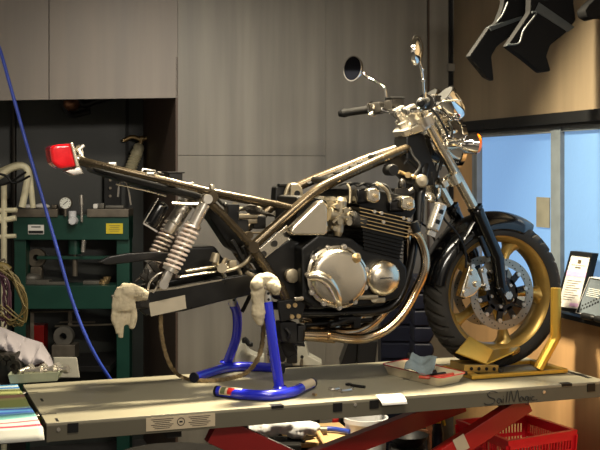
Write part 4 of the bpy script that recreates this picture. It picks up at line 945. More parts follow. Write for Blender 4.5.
# loose things on the press
def qthing(name, lbl, cat, mt, fn, group=None):
    m = MB(); fn(m); return tag(m.build(name, mt), lbl, cat, group)
tz_ = Q(40, 208.5).z
def blk(px, w_, h_, d_=.05, z=None, dd=0):
    return lambda m: m.box((Q(px, 200, dd).x, Q(px, 200, dd).y, (z or tz_) + h_ / 2), (w_, d_, h_), (RT, FW, UP), min(.006, h_ * .3))
qthing('crumpled_rag', 'white lump of rag on the left end of the press top', 'rag', 'white', lambda m: m.ball((Q(27, 200).x, Q(27, 200).y, tz_ + .012), .02, (1.5, 1, .6)))
qthing('crumpled_rag', 'white crumpled rag on the press top under the air hose', 'rag', 'white', lambda m: (m.ball((Q(42, 200).x, Q(42, 200).y, tz_ + .014), .024, (1.6, 1, .6)), m.ball((Q(46, 200).x, Q(46, 200).y, tz_ + .012), .016, (1.3, 1, .7))))
qthing('press_block', 'small pale block on the press top left of the gauge', 'block', 'steel', blk(55, .03, .022))
qthing('press_block', 'white cap shaped block on the right end of the press top', 'block', 'white', blk(96, .025, .026))
qthing('press_block', 'grey metal block right of the white cap on the press top', 'block', 'greyplate', blk(102, .03, .03))
qthing('press_plate', 'flat grey plate on the right end of the press top', 'plate', 'greyplate', blk(115, .1, .018))
bz_ = Q(40, 284).z
qthing('wheel_bearing', 'round steel bearing standing on the press bed', 'bearing', ['steel', 'black'], lambda m: (m.lathe([(.018, -.02), (.05, -.02), (.05, .02), (.018, .02)], V((Q(37, 200, .05).x, Q(37, 200, .05).y, bz_ + .14)), FW, 26, closed=True), m.box((Q(37, 200, .05).x, Q(37, 200, .05).y, bz_ + .046), (.06, .05, .09), (RT, FW, UP), .004)))
qthing('metal_casting', 'pale shaped casting on the left of the press bed', 'casting', 'greyplate', lambda m: (m.ball((Q(32, 200).x, Q(32, 200).y, bz_ + .03), .045, (1.2, .8, .66)), m.box((Q(38, 200).x, Q(38, 200).y, bz_ + .012), (.14, .08, .024), (RT, FW, UP), .004)))
qthing('steel_plate', 'grey steel plate lying across the press bed under the bearing', 'plate', 'greyplate', lambda m: m.box((Q(52, 200, -.03).x, Q(52, 200, -.03).y, bz_ + .008), (.16, .06, .016), (RT, FW, UP), .003))
for k, wd in enumerate(('largest brassy gear, flat at the bottom of the pile on the press bed', 'middle brassy gear of the pile on the right of the press bed', 'smallest brassy gear on top of the pile on the press bed')): qthing('gear', wd, 'gear', 'brass', lambda m: m.lathe([(.012, 0), (.034 - k * .006, 0), (.034 - k * .006, .012), (.012, .012)], V((Q(103 + k * 2, 200).x, Q(103 + k * 2, 200).y, bz_ + .002 + k * .0125)), UP, 20, closed=True), 'gears piled on the press bed')
qthing('steel_block', 'long grey block lying on the right of the press bed beside the gears', 'block', 'greyplate', lambda m: m.box((Q(92, 200).x, Q(92, 200).y, bz_ + .01), (.09, .06, .02), (RT, FW, UP), .003))
# shelf under the press bed
m = MB(); qbar(m, 28, 118, 358, 364, .5, .1); tag(m.build('floor_shelf', 'dark'), 'dark low shelf under the bed of the press', 'shelf')
sz = Q(60, 358, .0).z
qthing('grinder_wheel', 'grey round wheel standing on a box under the press bed', 'wheel', ['greyplate', 'black'], lambda m: m.lathe([(.02, -.025), (.052, -.025), (.055, -.02), (.055, .02), (.02, .025)], V((Q(64, 200).x, Q(64, 200).y, Q(64, 336).z)), FW, 28, closed=True))
qthing('steel_box', 'grey metal box on the shelf under the round wheel', 'box', 'steel', lambda m: qbar(m, 54, 77, 343.5, 358, .12))
qthing('red_box', 'dark red box on the shelf left under the press bed', 'box', 'redpaint', lambda m: qbar(m, 30, 46, 324, 358, .1, .15))
m = MB()
for (a, b) in (((55, 326), (118, 324)), ((60, 322), (95, 322)), ((30, 312), (80, 311))): m.bar(Q(*a, .1), Q(*b, .1), .02, .008)
m.bar(Q(70, 311, .1), Q(70, 325, .1), .02, .02); m.bar(Q(32, 311, .1), Q(32, 358, .1), .02, .02)
tag(m.build('jack_handle', 'steel'), 'thin steel bars hung under the press bed', 'bar')
# ---------------------------------------------------------------- left shelf, white rack, wires
rk = thing('tube_rack', 'cream painted bent tube rack at the left end of the press', 'rack', V((Pd(10, 300, 5.7).x, Pd(10, 300, 5.7).y, 0)))
def R_(px, py, d=5.7): return Pd(px, py, d)
m = MB(); m.tube([R_(-30, 190), R_(-4, 178), R_(10, 169), R_(22, 166), R_(28, 172), R_(26, 188), R_(22, 207)], .018, 12); m.tube([R_(-30, 182, 5.8), R_(0, 171, 5.8), R_(16, 165, 5.8), R_(26, 167, 5.8), R_(30, 178, 5.8), R_(33, 208, 5.8)], .015, 12); m.build('bent_tube', 'cream', rk)
m = MB(); a = R_(4, 184); m.tube([a, V((a.x, a.y, .01))], .015, 12); m.build('post', 'cream', rk)
m = MB(); m.tube([R_(-30, 211), R_(17, 210)], .013, 10); m.tube([R_(-30, 226), R_(-2, 221), R_(16, 218)], .015, 10); m.tube([R_(-20, 205), R_(0, 217), R_(5, 228)], .014, 10); m.tube([R_(-30, 238), R_(16, 236)], .012, 10); m.build('cross_tube', 'cream', rk)
m = MB(); m.tube([R_(-8, 172, 5.6), R_(6, 176, 5.6), R_(14, 183, 5.6), R_(30, 176, 5.6)], .006, 8); m.tube([R_(-8, 186, 5.6), R_(8, 183, 5.6), R_(26, 172, 5.6)], .006, 8); tag(m.build('black_cable', 'black'), 'black cable looped over the cream tube rack', 'cable')
sh = thing('wall_shelf', 'dark shelf holding an olive machine behind the tube rack', 'shelf', V((Pd(20, 180, 6.5).x, Pd(20, 180, 6.5).y, 0)))
m = MB(); a, b = Pd(-30, 178, 6.5), Pd(47, 178, 6.5); m.bar(a, b, .3, .03, FW); m.build('board', 'olive2', sh)
m = MB()
for px in (-20, 44): a = Pd(px, 178, 6.6); m.box((a.x, a.y, a.z / 2), (.03, .03, a.z), (RT, FW, UP))
m.build('support_post', 'dark', sh)
m = MB(); a = Pd(37, 168, 6.45); m.cyl(a - RT * .05, a + RT * .04, .036); m.cyl(a + RT * .04, a + RT * .055, .028); m.box(a + UP * -.035, (.1, .07, .03), (RT, FW, UP), .004); m.cyl(a + UP * .03, a + UP * .055, .02); m.box(a - RT * .07 - UP * .01, (.04, .06, .06), (RT, FW, UP), .008); m.tube([a - RT * .04 + UP * .03, a - RT * .06 + UP * .05, a - RT * .08 + UP * .03], .006)
tag(m.build('electric_motor', 'olive'), 'small olive green motor on the shelf behind the air hose', 'motor')
cbx = thing('control_box', 'grey control box with sockets under the shelf behind the tube rack', 'box', Pd(20, 206, 6.4))
m = MB(); m.box(Pd(20, 193, 6.45), (.24, .1, .13), (RT, FW, UP), .006); m.build('housing', 'dark', cbx)
m = MB()
for k in range(4):
    for j in range(2): q = Pd(10 + k * 7, 189 + j * 8, 6.39); m.cyl(q, q - FW * .008, .008, seg=10)
m.build('sockets', 'olive2', cbx)
ws = thing('wire_bundle', 'bundle of yellow and mauve wires hanging at the left edge', 'wires', Pd(12, 326, 4.9))
m1, m2 = MB(), MB()
for k in range(20):
    mm = m1 if k % 2 else m2; r = random.uniform; d = r(4.85, 5.0); x0 = r(-4, 8)
    if k % 2: q = [(x0, r(266, 270)), (r(10, 18), r(272, 280)), (r(20, 26), r(285, 305)), (r(20, 27), r(308, 318)), (r(8, 22), r(318, 327)), (r(-4, 8), r(300, 318))]
    else: q = [(x0 * .6, r(268, 275)), (r(2, 10), r(280, 290)), (r(2, 13), r(295, 308)), (r(3, 14), r(312, 326)), (r(-4, 8), r(318, 328))]
    mm.tube([Pd(x, y, d) for x, y in q], .0036, 6, 5)
m1.build('yellow_wires', 'wirey', ws); m2.build('mauve_wires', 'wirem', ws)
m = MB(); m.tube([Pd(-4, 266, 4.92), Pd(4, 267, 4.92), Pd(9, 271, 4.92)], .02, 10); m.build('tape_wrap', 'wirey', ws)
m = MB(); a = Pd(-14, 262, 4.92); m.tube([a + V((0, 0, 1.0)), a + V((0, 0, .02)), a + RT * .04, a + RT * .08 + UP * .012, a + RT * .085], .006, 8, smooth=False); tag(m.build('hanging_hook', 'steel'), 'steel rod hook carrying the wire bundle', 'hook')
# ---------------------------------------------------------------- bench with striped towel at the left
BZ = .742
bn = thing('workbench', 'low dark bench under the striped towel at the left end of the lift', 'bench', V((-.8, -.1, 0)))
e0, e1 = Pz(-60, 440, BZ), Pz(44, 427, BZ)
m = MB(); m.hexa([V(p) for p in ((-1.5, -.48, BZ - .03), (X0 - .015, -.48, BZ - .03), (X0 - .015, .75, BZ - .03), (-1.5, .75, BZ - .03), (-1.5, -.48, BZ - .004), (X0 - .015, -.48, BZ - .004), (X0 - .015, .75, BZ - .004), (-1.5, .75, BZ - .004))]); m.build('bench_top', 'dark', bn)
m = MB()
for x, y in ((-1.4, -.3), (X0 - .08, -.3), (-1.4, .68), (X0 - .08, .68)): m.box((x, y, (BZ - .03) / 2), (.05, .05, BZ - .03))
m.build('bench_leg', 'dark', bn)
ty0, ty1 = -.485, .32
def tow(u, v):
    x = -1.35 + (X0 - .018 + 1.35) * u; y = ty0 + (ty1 - ty0) * v
    return V((x, y + .02 * math.sin(u * 5), BZ + .004 + .004 * (math.sin(u * 11 + v * 7) * math.sin(v * 9) + 1) + (-.03 * max(0, (.04 - v) / .04))))
m = MB(); m.grid(tow, 50, 50)
tm = bpy.data.materials.new('towel'); tm.use_nodes = True; nt = tm.node_tree; bs = nt.nodes['Principled BSDF']; bs.inputs['Roughness'].default_value = .95
tc = nn(nt, 'ShaderNodeTexCoord'); sx = nn(nt, 'ShaderNodeSeparateXYZ'); nt.links.new(tc.outputs['Object'], sx.inputs[0])
mr = nn(nt, 'ShaderNodeMapRange'); mr.inputs['From Min'].default_value = -(ty1 - ty0) / 2; mr.inputs['From Max'].default_value = (ty1 - ty0) / 2; nt.links.new(sx.outputs['Y'], mr.inputs[0])
cr_ = nn(nt, 'ShaderNodeValToRGB'); cr_.color_ramp.interpolation = 'CONSTANT'; nt.links.new(mr.outputs[0], cr_.inputs[0])
st = [(0, (214, 214, 206)), (.03, (206, 214, 206)), (.06, (190, 70, 96)), (.10, (214, 214, 206)), (.15, (196, 96, 110)), (.17, (200, 214, 206)), (.22, (120, 190, 186)), (.28, (70, 130, 170)), (.31, (30, 84, 170)), (.345, (70, 140, 200)), (.385, (24, 70, 160)), (.42, (150, 190, 190)), (.455, (156, 168, 96)), (.60, (180, 176, 112)), (.64, (170, 126, 106)), (.70, (160, 166, 100)), (.84, (180, 190, 150)), (.875, (50, 120, 190)), (.91, (190, 210, 214)), (.94, (60, 140, 190)), (.965, (200, 214, 214))]
e = cr_.color_ramp.elements
for k, (p, c_) in enumerate(st):
    if k < 2: el = e[k]; el.position = p
    else: el = e.new(p)
    el.color = tuple(x * .58 for x in rgb(*c_)[:3]) + (1,)
tn = nn(nt, 'ShaderNodeTexNoise'); tn.inputs['Scale'].default_value = 200; bp_ = nn(nt, 'ShaderNodeBump'); bp_.inputs['Strength'].default_value = .4; nt.links.new(tn.outputs[0], bp_.inputs['Height']); nt.links.new(bp_.outputs[0], bs.inputs['Normal'])
nt.links.new(cr_.outputs[0], bs.inputs['Base Color']); M['towel'] = tm
tag(m.build('striped_towel', 'towel', solid=.004), 'bright striped towel spread flat at the left end of the lift', 'towel')
tz2 = BZ + .006
# tool tray
tt = thing('tool_tray', 'grey green metal tray of tools at the back edge of the striped towel', 'tray', Pz(38, 386, tz2))
a, b, c_, d_ = Pz(9, 384, BZ + .012), Pz(58, 381, BZ + .012), Pz(63, 375, BZ + .012), Pz(14, 377, BZ + .012)
up_ = V((0, 0, .034)); m = MB(); out = lambda p, f: ctr2 + (p - ctr2) * f
ctr2 = (a + b + c_ + d_) / 4
B4 = [out(p, .95) for p in (a, b, c_, d_)]; T4 = [out(p, 1.04) + up_ for p in (a, b, c_, d_)]; I4 = [out(p, .99) + up_ for p in (a, b, c_, d_)]; J4 = [out(p, .92) + V((0, 0, .004)) for p in (a, b, c_, d_)]
m.loft([B4, T4, I4, J4]); m.build('tray_body', 'olive2', tt)
for k in range(6):
    p = ctr2 + (b - a) * (-.36 + .14 * k) + V((0, 0, .03)); m = MB(); m.cyl(p, p + V((.04, .03 * (-1) ** k, .006)), .011); m.cyl(p + V((.04, .03 * (-1) ** k, .006)), p + V((.055, .04 * (-1) ** k, .008)), .016, seg=8)
    tag(m.build('socket', 'silver'), 'bright steel socket among those lying in the grey green tool tray', 'socket', 'sockets in the tool tray')
m = MB()
for (x0, y0, z0, x1, y1, z1) in ((-14, 378, .02, 19, 350, .02),):
    a, b = Pd(-14, 384, 4.35), Pd(20, 352, 4.35); m.box((a + b) / 2, ((b - a).dot(RT), .12, abs(b.z - a.z)), (RT, FW, UP), .01)
q = Pd(15, 366, 4.28); m.lathe([(.014, 0), (.026, 0), (.026, .02), (.014, .02)], q, -FW, 20, closed=True)
for k in range(5): q = Pd(2 + k * 3, 357 + (k % 2) * 5, 4.28); m.cyl(q, q - FW * .02, .01, seg=8)
tag(m.build('engine_casing', 'castd'), 'dark metal engine casing half hidden under the white cloth', 'engine part')
def clo(u, v):
    top = [(-14, 322), (8, 330), (26, 338), (42, 343), (50, 356), (57, 374)]
    bot = [(-14, 350), (4, 350), (14, 355), (28, 367), (44, 362), (59, 378)]
    def lerp(L_, t): t *= len(L_) - 1; k = min(int(t), len(L_) - 2); f = t - k; f = f * f * (3 - 2 * f); return L_[k][0] * (1 - f) + L_[k + 1][0] * f, L_[k][1] * (1 - f) + L_[k + 1][1] * f
    x0, y0 = lerp(top, u); x1, y1 = lerp(bot, u); d = 4.54 - .2 * math.sin(v * 1.57) + .02 * math.sin(u * 14 + v * 4) + .012 * math.sin(u * 31 - v * 8)
    return Pd(x0 + (x1 - x0) * v, y0 + (y1 - y0) * v, d)
m = MB(); m.grid(clo, 40, 26); tag(m.build('white_cloth', 'cloth', solid=.004), 'crumpled white cloth thrown over the engine casing and tool tray', 'cloth')
m = MB(); a, b = Pz(54, 377, BZ + .0), Pz(79, 377, BZ + .0)
m.hexa([Pd(54, 378, 4.6), Pd(80, 378, 4.6), Pd(80, 378, 4.75), Pd(54, 378, 4.75), Pd(53, 357, 4.62), Pd(77, 357, 4.62), Pd(77, 357, 4.75), Pd(53, 357, 4.75)], .006); tag(m.build('white_box', 'palegrey'), 'pale box standing behind the corner of the lift table', 'box')
# ---------------------------------------------------------------- small things hung at the back of the alcove
m = MB(); a = PV(72, 104, .9); m.ball(a, .05, (1, 1, .8)); m.mi = 1; m.tube([a + RT * .02 + UP * .1, a + RT * .06, a + RT * .14 + UP * .02, a + RT * .24 + UP * .05, a + RT * .26 + UP * .1], .02, 10); m.tube([a - RT * .05, a - UP * .06 + RT * .0, a + RT * .1 - UP * .04], .016, 8); m.tube([a, a + UP * .5, V((a.x, a.y, 2.8))], .008, 8)
tag(m.build('work_lamp', ['copper', 'black']), 'copper coloured work lamp with black cable under the alcove boards', 'lamp')
rg = thing('air_regulator', 'pale ribbed air valve hanging behind the seat rails', 'valve', PV(133, 170, .8))
t, b = PV(138, 150, .9), PV(129, 173, .9); d = (b - t).normalized(); L_ = (b - t).length
m = MB(); pts = [(.0, -.005), (.03, 0), (.034, .02)]
for k in range(6): pts += [(.036, .03 + k * .017), (.030, .038 + k * .017)]
pts += [(.034, L_), (0, L_)]
m.lathe(pts, t, d, 20); m.ball(t - d * .01, .032); m.build('valve_body', 'cream', rg)
m = MB(); m.cyl(t - d * .03, t - d * .07, .012); m.tube([t - d * .06, t - d * .08 + RT * .04, t - d * .06 + RT * .05], .01); m.tube([t - d * .06, t - d * .08 - RT * .06, t - d * .06 - RT * .1], .012); m.ball(t - d * .07, .018); m.tube([t - d * .06 - RT * .1, t - d * .06 - RT * .1 + E2 * .12], .008); m.build('valve_nipple', 'brass', rg)
m = MB(); a = PV(14, 112, .95); m.tube([a + UP * .6, a - UP * 1.0], .014, 10); m.tube([a - UP * .5, a - UP * .5 - RT * .06, a - UP * .62 - RT * .09], .012, 8); m.ball(a - UP * .62 - RT * .1, .03); m.tube([a - UP * .5 + RT * .0, a - UP * .5 - RT * .12], .01)
tag(m.build('wall_pipe', 'castd'), 'thin pipe with a tap running down the alcove wall at the left', 'pipe')
cb2 = thing('conduit_box', 'dark conduit box low on the alcove wall behind the tail light rails', 'box', PV(116, 200, .95))
m = MB(); a = PV(112, 190, .96); m.box(a, (.1, .06, .25), (E1, E2, UP), .006); m.build('box_body', 'black', cb2)
m = MB()
for k in range(3): q = PV(110, 180 + 8 * k, .92); m.cyl(q, q - E2 * .012, .008, seg=10)
m.build('box_screw', 'steel', cb2)
# ---------------------------------------------------------------- behind the lift
bl = thing('bench_grinder', 'pale grey machine casting behind the blue stands', 'machine', V((Pd(278, 372, 5.35).x, Pd(278, 372, 5.35).y, 0)))
def G(px, py, d=5.0): return Pd(px, py, d + .35)
m = MB(); m.prism([G(234, 368), G(236, 350), (G(240, 344)), G(244, 341), G(248, 352), G(256, 356), G(284, 360), G(284, 368)], FW * .12, .008); m.prism([G(292, 366), G(294, 335), G(305, 340), G(309, 356), G(322, 363), G(322, 366)], FW * .12, .006); m.build('casting', 'palegrey', bl)['label'] = 'pale painted casting'
m = MB(); m.tube([G(244, 343, 4.96), G(245, 339, 4.96), G(249, 344, 4.96), G(253, 344, 4.96)], .012, 8); m.box(G(292, 350, 4.9), (.05, .1, .11), (RT, FW, UP), .006); m.box(G(278, 346, 4.9), (.07, .08, .14), (RT, FW, UP), .01); m.cyl(G(302, 357, 4.99), G(302, 357, 4.97), .008); m.box(G(298, 343, 4.9), (.06, .05, .012), (RT, FW, UP), .003); m.box((G(278, 366).x, G(278, 366).y + .06, (G(278, 368).z + .01) / 2), (.44, .12, G(278, 368).z + .01), (RT, FW, UP), .01); m.build('clamp_parts', 'black', bl)
m = MB(); m.tube([G(266, 335, 4.93), G(267, 366, 4.93)], .012, 10); 
for k in range(4): m.box(G(277, 337 + k * 8, 4.93), (.03, .02, .012), (RT, FW, UP))
m.build('screw_post', 'silver', bl)
# folding seat
ch = thing('plastic_scoop_bin', 'black plastic bin with a slanted front behind the engine', 'bin', Pd(358, 365, 5.3))
m = MB(); H_ = lambda px, py, d=5.3: Pd(px, py, d)
m.prism([H_(349, 341), H_(358, 343), H_(356, 366), H_(340, 366), H_(343, 358)], FW * .2, .006); m.build('slanted_front', 'satin', ch)
m = MB(); m.prism([H_(359, 342, 5.25), H_(378, 341, 5.25), H_(375, 366, 5.25), H_(357, 366, 5.25)], FW * .24, .006); a = H_(357, 366, 5.38); m.box((a.x, a.y, a.z / 2), (.17, .2, a.z), (RT, FW, UP), .01); m.build('bin_body', 'black', ch)
cabn = thing('tool_cabinet', 'dark navy cabinet standing behind the exhaust pipes', 'cabinet', V((Pd(400, 360, 5.55).x, Pd(400, 360, 5.55).y, 0)))
a = Pd(397, 285, 5.7); m = MB(); m.box((a.x, a.y, a.z / 2), (.18, .2, a.z), (RT, FW, UP), .008); m.build('cabinet_body', 'navy', cabn)
m = MB()
for k in range(4): q = Pd(397, 300 + 17 * k, 5.597); m.box(q, (.15, .006, .072), (RT, FW, UP), .003)
m.build('drawer_front', 'navy', cabn)
m = MB(); a = Pd(433, 290, 5.6); 
zb_ = Pd(424, 356, 5.42).z
m = MB(); a = Pd(421, 350, 5.42); m.box((a.x, a.y, (zb_ - .004) / 2), (.11, .26, zb_ - .004), (RT, FW, UP), .004); tag(m.build('bin_pedestal', 'dark'), 'narrow dark pedestal under the stack of navy bins', 'pedestal')
GRP = 'stacked navy parts bins'
words = ['topmost', 'second from top', 'middle one', 'second from bottom', 'lowest']
def binmb(k):
    a = Pd(421, 291 + k * 16.2, 5.42); b = MB(); z0 = zb_ + (4 - k) * .0785
    o = V((a.x, a.y, z0))
    pr_ = [o - RT * .045, o + RT * .03, o + RT * .052 + UP * .035, o + RT * .05 + UP * .062, o + RT * .035 + UP * .0765, o - RT * .045 + UP * .0765]
    b.prism([p - FW * .11 for p in pr_], FW * .22, .012, 3); return b
for k in range(5): tag(binmb(k).build('parts_bin', 'navy'), 'navy parts bin, %s of the stack behind the exhaust pipes' % words[k], 'bin', GRP)
# ---------------------------------------------------------------- under the lift
m = MB(); o = V((Pd(172, 432, 5.08).x, Pd(172, 432, 5.08).y, .005)); pr_ = []
for k in range(17): t = math.radians(-90 + 180 * k / 16); pr_.append((.25 + .085 * math.cos(t), .095 + .092 * math.sin(t)))
pr_ += [(.19, .16), (.18, .14), (.18, .05), (.19, .03)]
def tg(t, k, r):
    if 2 < k < 15: ph = (t * 22 / 6.283 + abs(k - 8) * .22) % 1; return r - .007 if ph < .14 else r
    return r
m.lathe([(a_, b_ * 1.35) for a_, b_ in pr_], o, UP, 160, closed=True, rfun=tg); tag(m.build('loose_tyre', 'rubber', ang=25), 'black treaded tyre lying on the floor under the lift', 'tyre')
bx = MB(); a = Pd(318, 432, 5.0); bx.box((a.x, a.y, a.z / 2 - .02), (.27, .3, a.z - .04), (RT, FW, UP), .01); tag(bx.build('cardboard_box', 'dark'), 'dark box on the floor under the plywood board', 'box')
m = MB(); m.box((a.x, a.y, a.z - .012), (.3, .36, .018), (V((.94, -.1, 0)).normalized(), V((.1, .94, 0)).normalized(), UP), .003); tag(m.build('plywood_board', 'ply'), 'pale plywood board lying flat under the lift', 'board')
bzz = a.z - .002
m = MB()
for k in range(9):
    random.seed(40 + k); m.ball(Pd(262 + k * 6, 428 + random.uniform(-4, 4), 4.78) , .05 + random.uniform(-.012, .012), (1.1, .8, .7))
tag(m.build('plastic_bag', 'plastic', remesh=.012, wrinkle=.03), 'crumpled white plastic bag under the lift behind the red leg', 'bag')
m = MB(); a_ = Pd(278, 440, 4.78); m.box((a_.x, a_.y, (a_.z) / 2), (.2, .16, a_.z), (RT, FW, UP), .01); tag(m.build('storage_box', 'dark'), 'dark storage box under the white plastic bag', 'box')
m = MB(); m.tube([V((p.x, p.y, bzz + .016)) for p in (Pd(297, 430, 4.97), Pd(316, 428, 5.0), Pd(332, 428, 5.0), Pd(343, 431, 4.97), Pd(350, 436, 4.94))], .011, 10); tag(m.build('blue_hose', 'bluehose'), 'blue hose lying across the plywood board', 'hose')
hm = thing('hammer', 'hammer with a steel head lying on the plywood board', 'hammer', Pd(320, 440, 4.95))
p, q = Pz(317, 430, bzz + .02), Pz(327, 447, bzz + .02); m = MB(); m.tube([p, q], .011, 10); m.build('shaft', 'ply', hm); m = MB(); n = RT; m.cyl(p - n * .045, p + n * .045, .017); m.build('head', 'steel', hm)
m = MB(); p = Pz(300, 436, bzz + .02); m.bar(p, p + RT * .06 + FW * .05, .04, .03, bevel=.008); m.tube([p, p - RT * .04, p - RT * .05 - FW * .05, p + RT * .02 - FW * .1], .006); tag(m.build('impact_tool', 'black'), 'small black tool on the plywood board next to the bag', 'tool')
bk = thing('white_bucket', 'white bucket on the floor behind the plywood board', 'bucket', V((Pd(366, 420, 5.0).x, Pd(366, 420, 5.0).y, 0)))
a_ = Pd(366, 417, 5.0); z_ = a_.z; o = V((a_.x, a_.y, 0)); m = MB(); m.lathe([(.0, .002), (.075, .002), (.094, z_ - .02), (.1, z_ - .02), (.1, z_), (.09, z_), (.07, .01), (0, .01)], o, UP, 30); m.build('bucket_body', 'plastic', bk)
m = MB(); m.tube([o + V((-.02, .0, .03)), o + V((.08, .0, z_ + .06))], .012, 10); tag(m.build('stirring_stick', 'plastic'), 'pale stick standing in the white bucket', 'stick')
for k, (px, dd, lb) in enumerate(((338, 5.55, 'red spray can standing behind the plywood board near the bucket'), (298, 5.6, 'red spray can standing behind the white plastic bag'))):
    a_ = Pd(px, 412 if k == 0 else 416, dd); o = V((a_.x, a_.y, 0)); h = a_.z
    m = MB(); m.lathe([(0, 0.0), (.033, 0), (.033, h - .06), (.028, h - .035), (.012, h - .03), (.012, h), (0, h)], o, UP, 20); tag(m.build('spray_can', 'redpaint'), lb, 'spray can', 'red cans under the lift')
bo = thing('spray_bottle', 'dark blue bottle with a yellow spray head under the lift near the red basket', 'bottle', V((Pd(438, 440, 4.75).x, Pd(438, 440, 4.75).y, 0)))
a_ = Pd(437.5, 423, 4.75); o = V((a_.x, a_.y, 0)); h = a_.z; m = MB(); m.lathe([(0, .0), (.022, 0), (.024, .02), (.024, h - .04), (.016, h - .005), (.016, h), (0, h)], o, UP, 20); m.build('bottle_body', 'navy', bo)
m = MB(); q = o + UP * h; m.cyl(q, q + UP * .025, .014); m.box(q + UP * .038 - RT * .004, (.05, .026, .026), (RT, FW, UP), .006); m.bar(q + UP * .03 + RT * .02, q - UP * .01 + RT * .03, .012, .01); m.build('spray_head', 'yellow', bo)
m = MB(); a_ = Pd(408, 446, 4.9); m.lathe([(0.0, 0), (.05, 0), (.08, .03), (.09, .05)], V((a_.x, a_.y, a_.z)), UP, 20); m.box((a_.x, a_.y, a_.z / 2), (.16, .14, a_.z), (RT, FW, UP), .01); tag(m.build('drain_pan', 'dark'), 'dark drain pan on a stand between the red scissor legs', 'pan')
m = MB(); m.bar(Pd(428, 415, 5.2), V((Pd(436, 440, 5.2).x, Pd(436, 440, 5.2).y, .01)), .03, .02); m.bar(Pd(405, 430, 5.2), Pd(436, 432, 5.2), .03, .015); tag(m.build('wooden_slat', 'copper'), 'thin wooden slats leaning under the lift beside the spray bottle', 'wood')
m = MB(); m.ball((-.68, -.3, .6), .07, (1.3, 1, .8)); m.ball((-.57, -.3, .58), .05, (1, 1, .9)); m.box((-.64, -.28, .28), (.27, .26, .56), bevel=.02)
tag(m.build('dark_sack', 'dark'), 'dark sack on a crate under the striped towel bench', 'sack')
# red basket
rc = thing('red_basket', 'red plastic basket with slotted sides under the right end of the lift', 'basket', (1.59, 0, 0))
zr = .5
R4 = [Pz(462, 419, zr), Pz(510, 440, zr), Pz(571, 428.5, zr), Pz(523, 415, zr)]
x0, x1 = 1.40, 1.75; y0, y1 = -.2, .2
R4 = [V((x0, y1, zr)), V((x0 + .01, y0, zr)), V((x1 + .01, y0 + .07, zr)), V((x1 - .02, y1, zr))]
cen = sum(R4, V()) / 4
def lv(z): f = .82 + .18 * z / zr; return [V((cen.x + (p.x - cen.x) * f, cen.y + (p.y - cen.y) * f, z)) for p in R4]
m = MB(); lo, hi = lv(zr - .022), lv(zr)
o_ = lambda L_, f: [V((cen.x + (p.x - cen.x) * f, cen.y + (p.y - cen.y) * f, p.z)) for p in L_]
m.loft([o_(lo, 1.03), o_(hi, 1.04), o_(hi, .94), o_(lo, .95)], closed=True); m.build('basket_rim', 'redcrate', rc)
for k in range(4):
    m = MB(); j = (k + 1) % 4
    for z0, z1 in ((0.005, .04), (.15, .165), (.28, .295), (.41, .425), (.462, .48)):
        A, Bq = lv(z0), lv(z1); m.bar((A[k] + Bq[k]) / 2, (A[j] + Bq[j]) / 2, .006, z1 - z0, (A[j] - A[k]).cross(UP))
    n = 22
    for t in range(n + 1):
        f = t / n; A, Bq = lv(.01), lv(zr - .02); p, q = A[k] * (1 - f) + A[j] * f, Bq[k] * (1 - f) + Bq[j] * f; m.bar(p, q, .005, .007 if 0 < t < n else .03, (A[j] - A[k]).cross(UP))
    m.build('slotted_side', 'redcrate', rc)
m = MB(); L0 = lv(.005); m.hexa(L0 + [p + UP * .008 for p in L0]); m.build('basket_floor', 'redcrate', rc)
fz = .013
def inb(name, lbl, cat, mt, fn): m = MB(); fn(m); return tag(m.build(name, mt), lbl, cat)
inb('white_carton', 'white carton leaning inside the red basket', 'carton', 'white', lambda m: m.bar(V((1.47, .06, fz + .06)), V((1.58, -.05, .45)), .14, .03, V((.7, .7, 0)), .004))
inb('paper_packet', 'striped paper packet standing in the near corner of the red basket', 'packet', ['paper', 'greyplate'], lambda m: [m.box((1.50, -.13, fz + .2), (.12, .04, .4), bevel=.004)] + [(setattr(m, 'mi', 1), m.box((1.50, -.151, fz + .1 + .03 * k), (.1, .003, .008))) for k in range(10)])
inb('white_bottle', 'white round bottle inside the red basket', 'bottle', 'plastic', lambda m: m.lathe([(0, fz), (.035, fz), (.036, .36), (.016, .39), (.016, .42), (0, .42)], V((1.64, -.02, 0)), UP, 20))
# ---------------------------------------------------------------- window sill
def S_(px, py, u=-.035): return PU(px, py, u)
def frame(name, lbl, cat, q, u, lean, inner, fmat):
    r = thing(name, lbl, cat, sum([PU(x, y, u) for x, y in q[2:]], V()) / 2)
    c4 = [PU(x, y, u) for x, y in q]; zm = min(p.z for p in c4)
    c4 = [p + E1 * lean * (p.z - zm) for p in c4]; n = E1 * .012
    m = MB(); ctr_ = sum(c4, V()) / 4; in4 = [ctr_ + (p - ctr_) * inner for p in c4]
    m.loft([[p - n for p in c4], [p + n for p in c4]]); m.loft([[p - n * 1.4 for p in c4], [p - n * 1.4 for p in in4], [p - n for p in in4], [p - n for p in c4]], closed=True, caps=False)
    m.build('frame', fmat, r); return r, in4, n
zs_ = zsill
cf, in4, n = frame('framed_certificate', 'black framed certificate leaning on the window sill behind the gold post', 'certificate', [(567.5, 251), (589.5, 253.5), (581.5, 312.5), (558, 309.5)], -.05, .12, .88, 'blacktrim')
m = MB(); f_ = lambda u, v, k=1.08: in4[0] * (1 - u) * (1 - v) + in4[1] * u * (1 - v) + in4[2] * u * v + in4[3] * (1 - u) * v - n * k
m.add([f_(0, 0), f_(1, 0), f_(1, 1), f_(0, 1)], [(0, 1, 2, 3)]); m.build('certificate_paper', 'cert', cf)
m = MB(); rr = lambda u0, u1, v0, v1: m.add([f_(u0, v0, 1.15), f_(u1, v0, 1.15), f_(u1, v1, 1.15), f_(u0, v1, 1.15)], [(0, 1, 2, 3)])
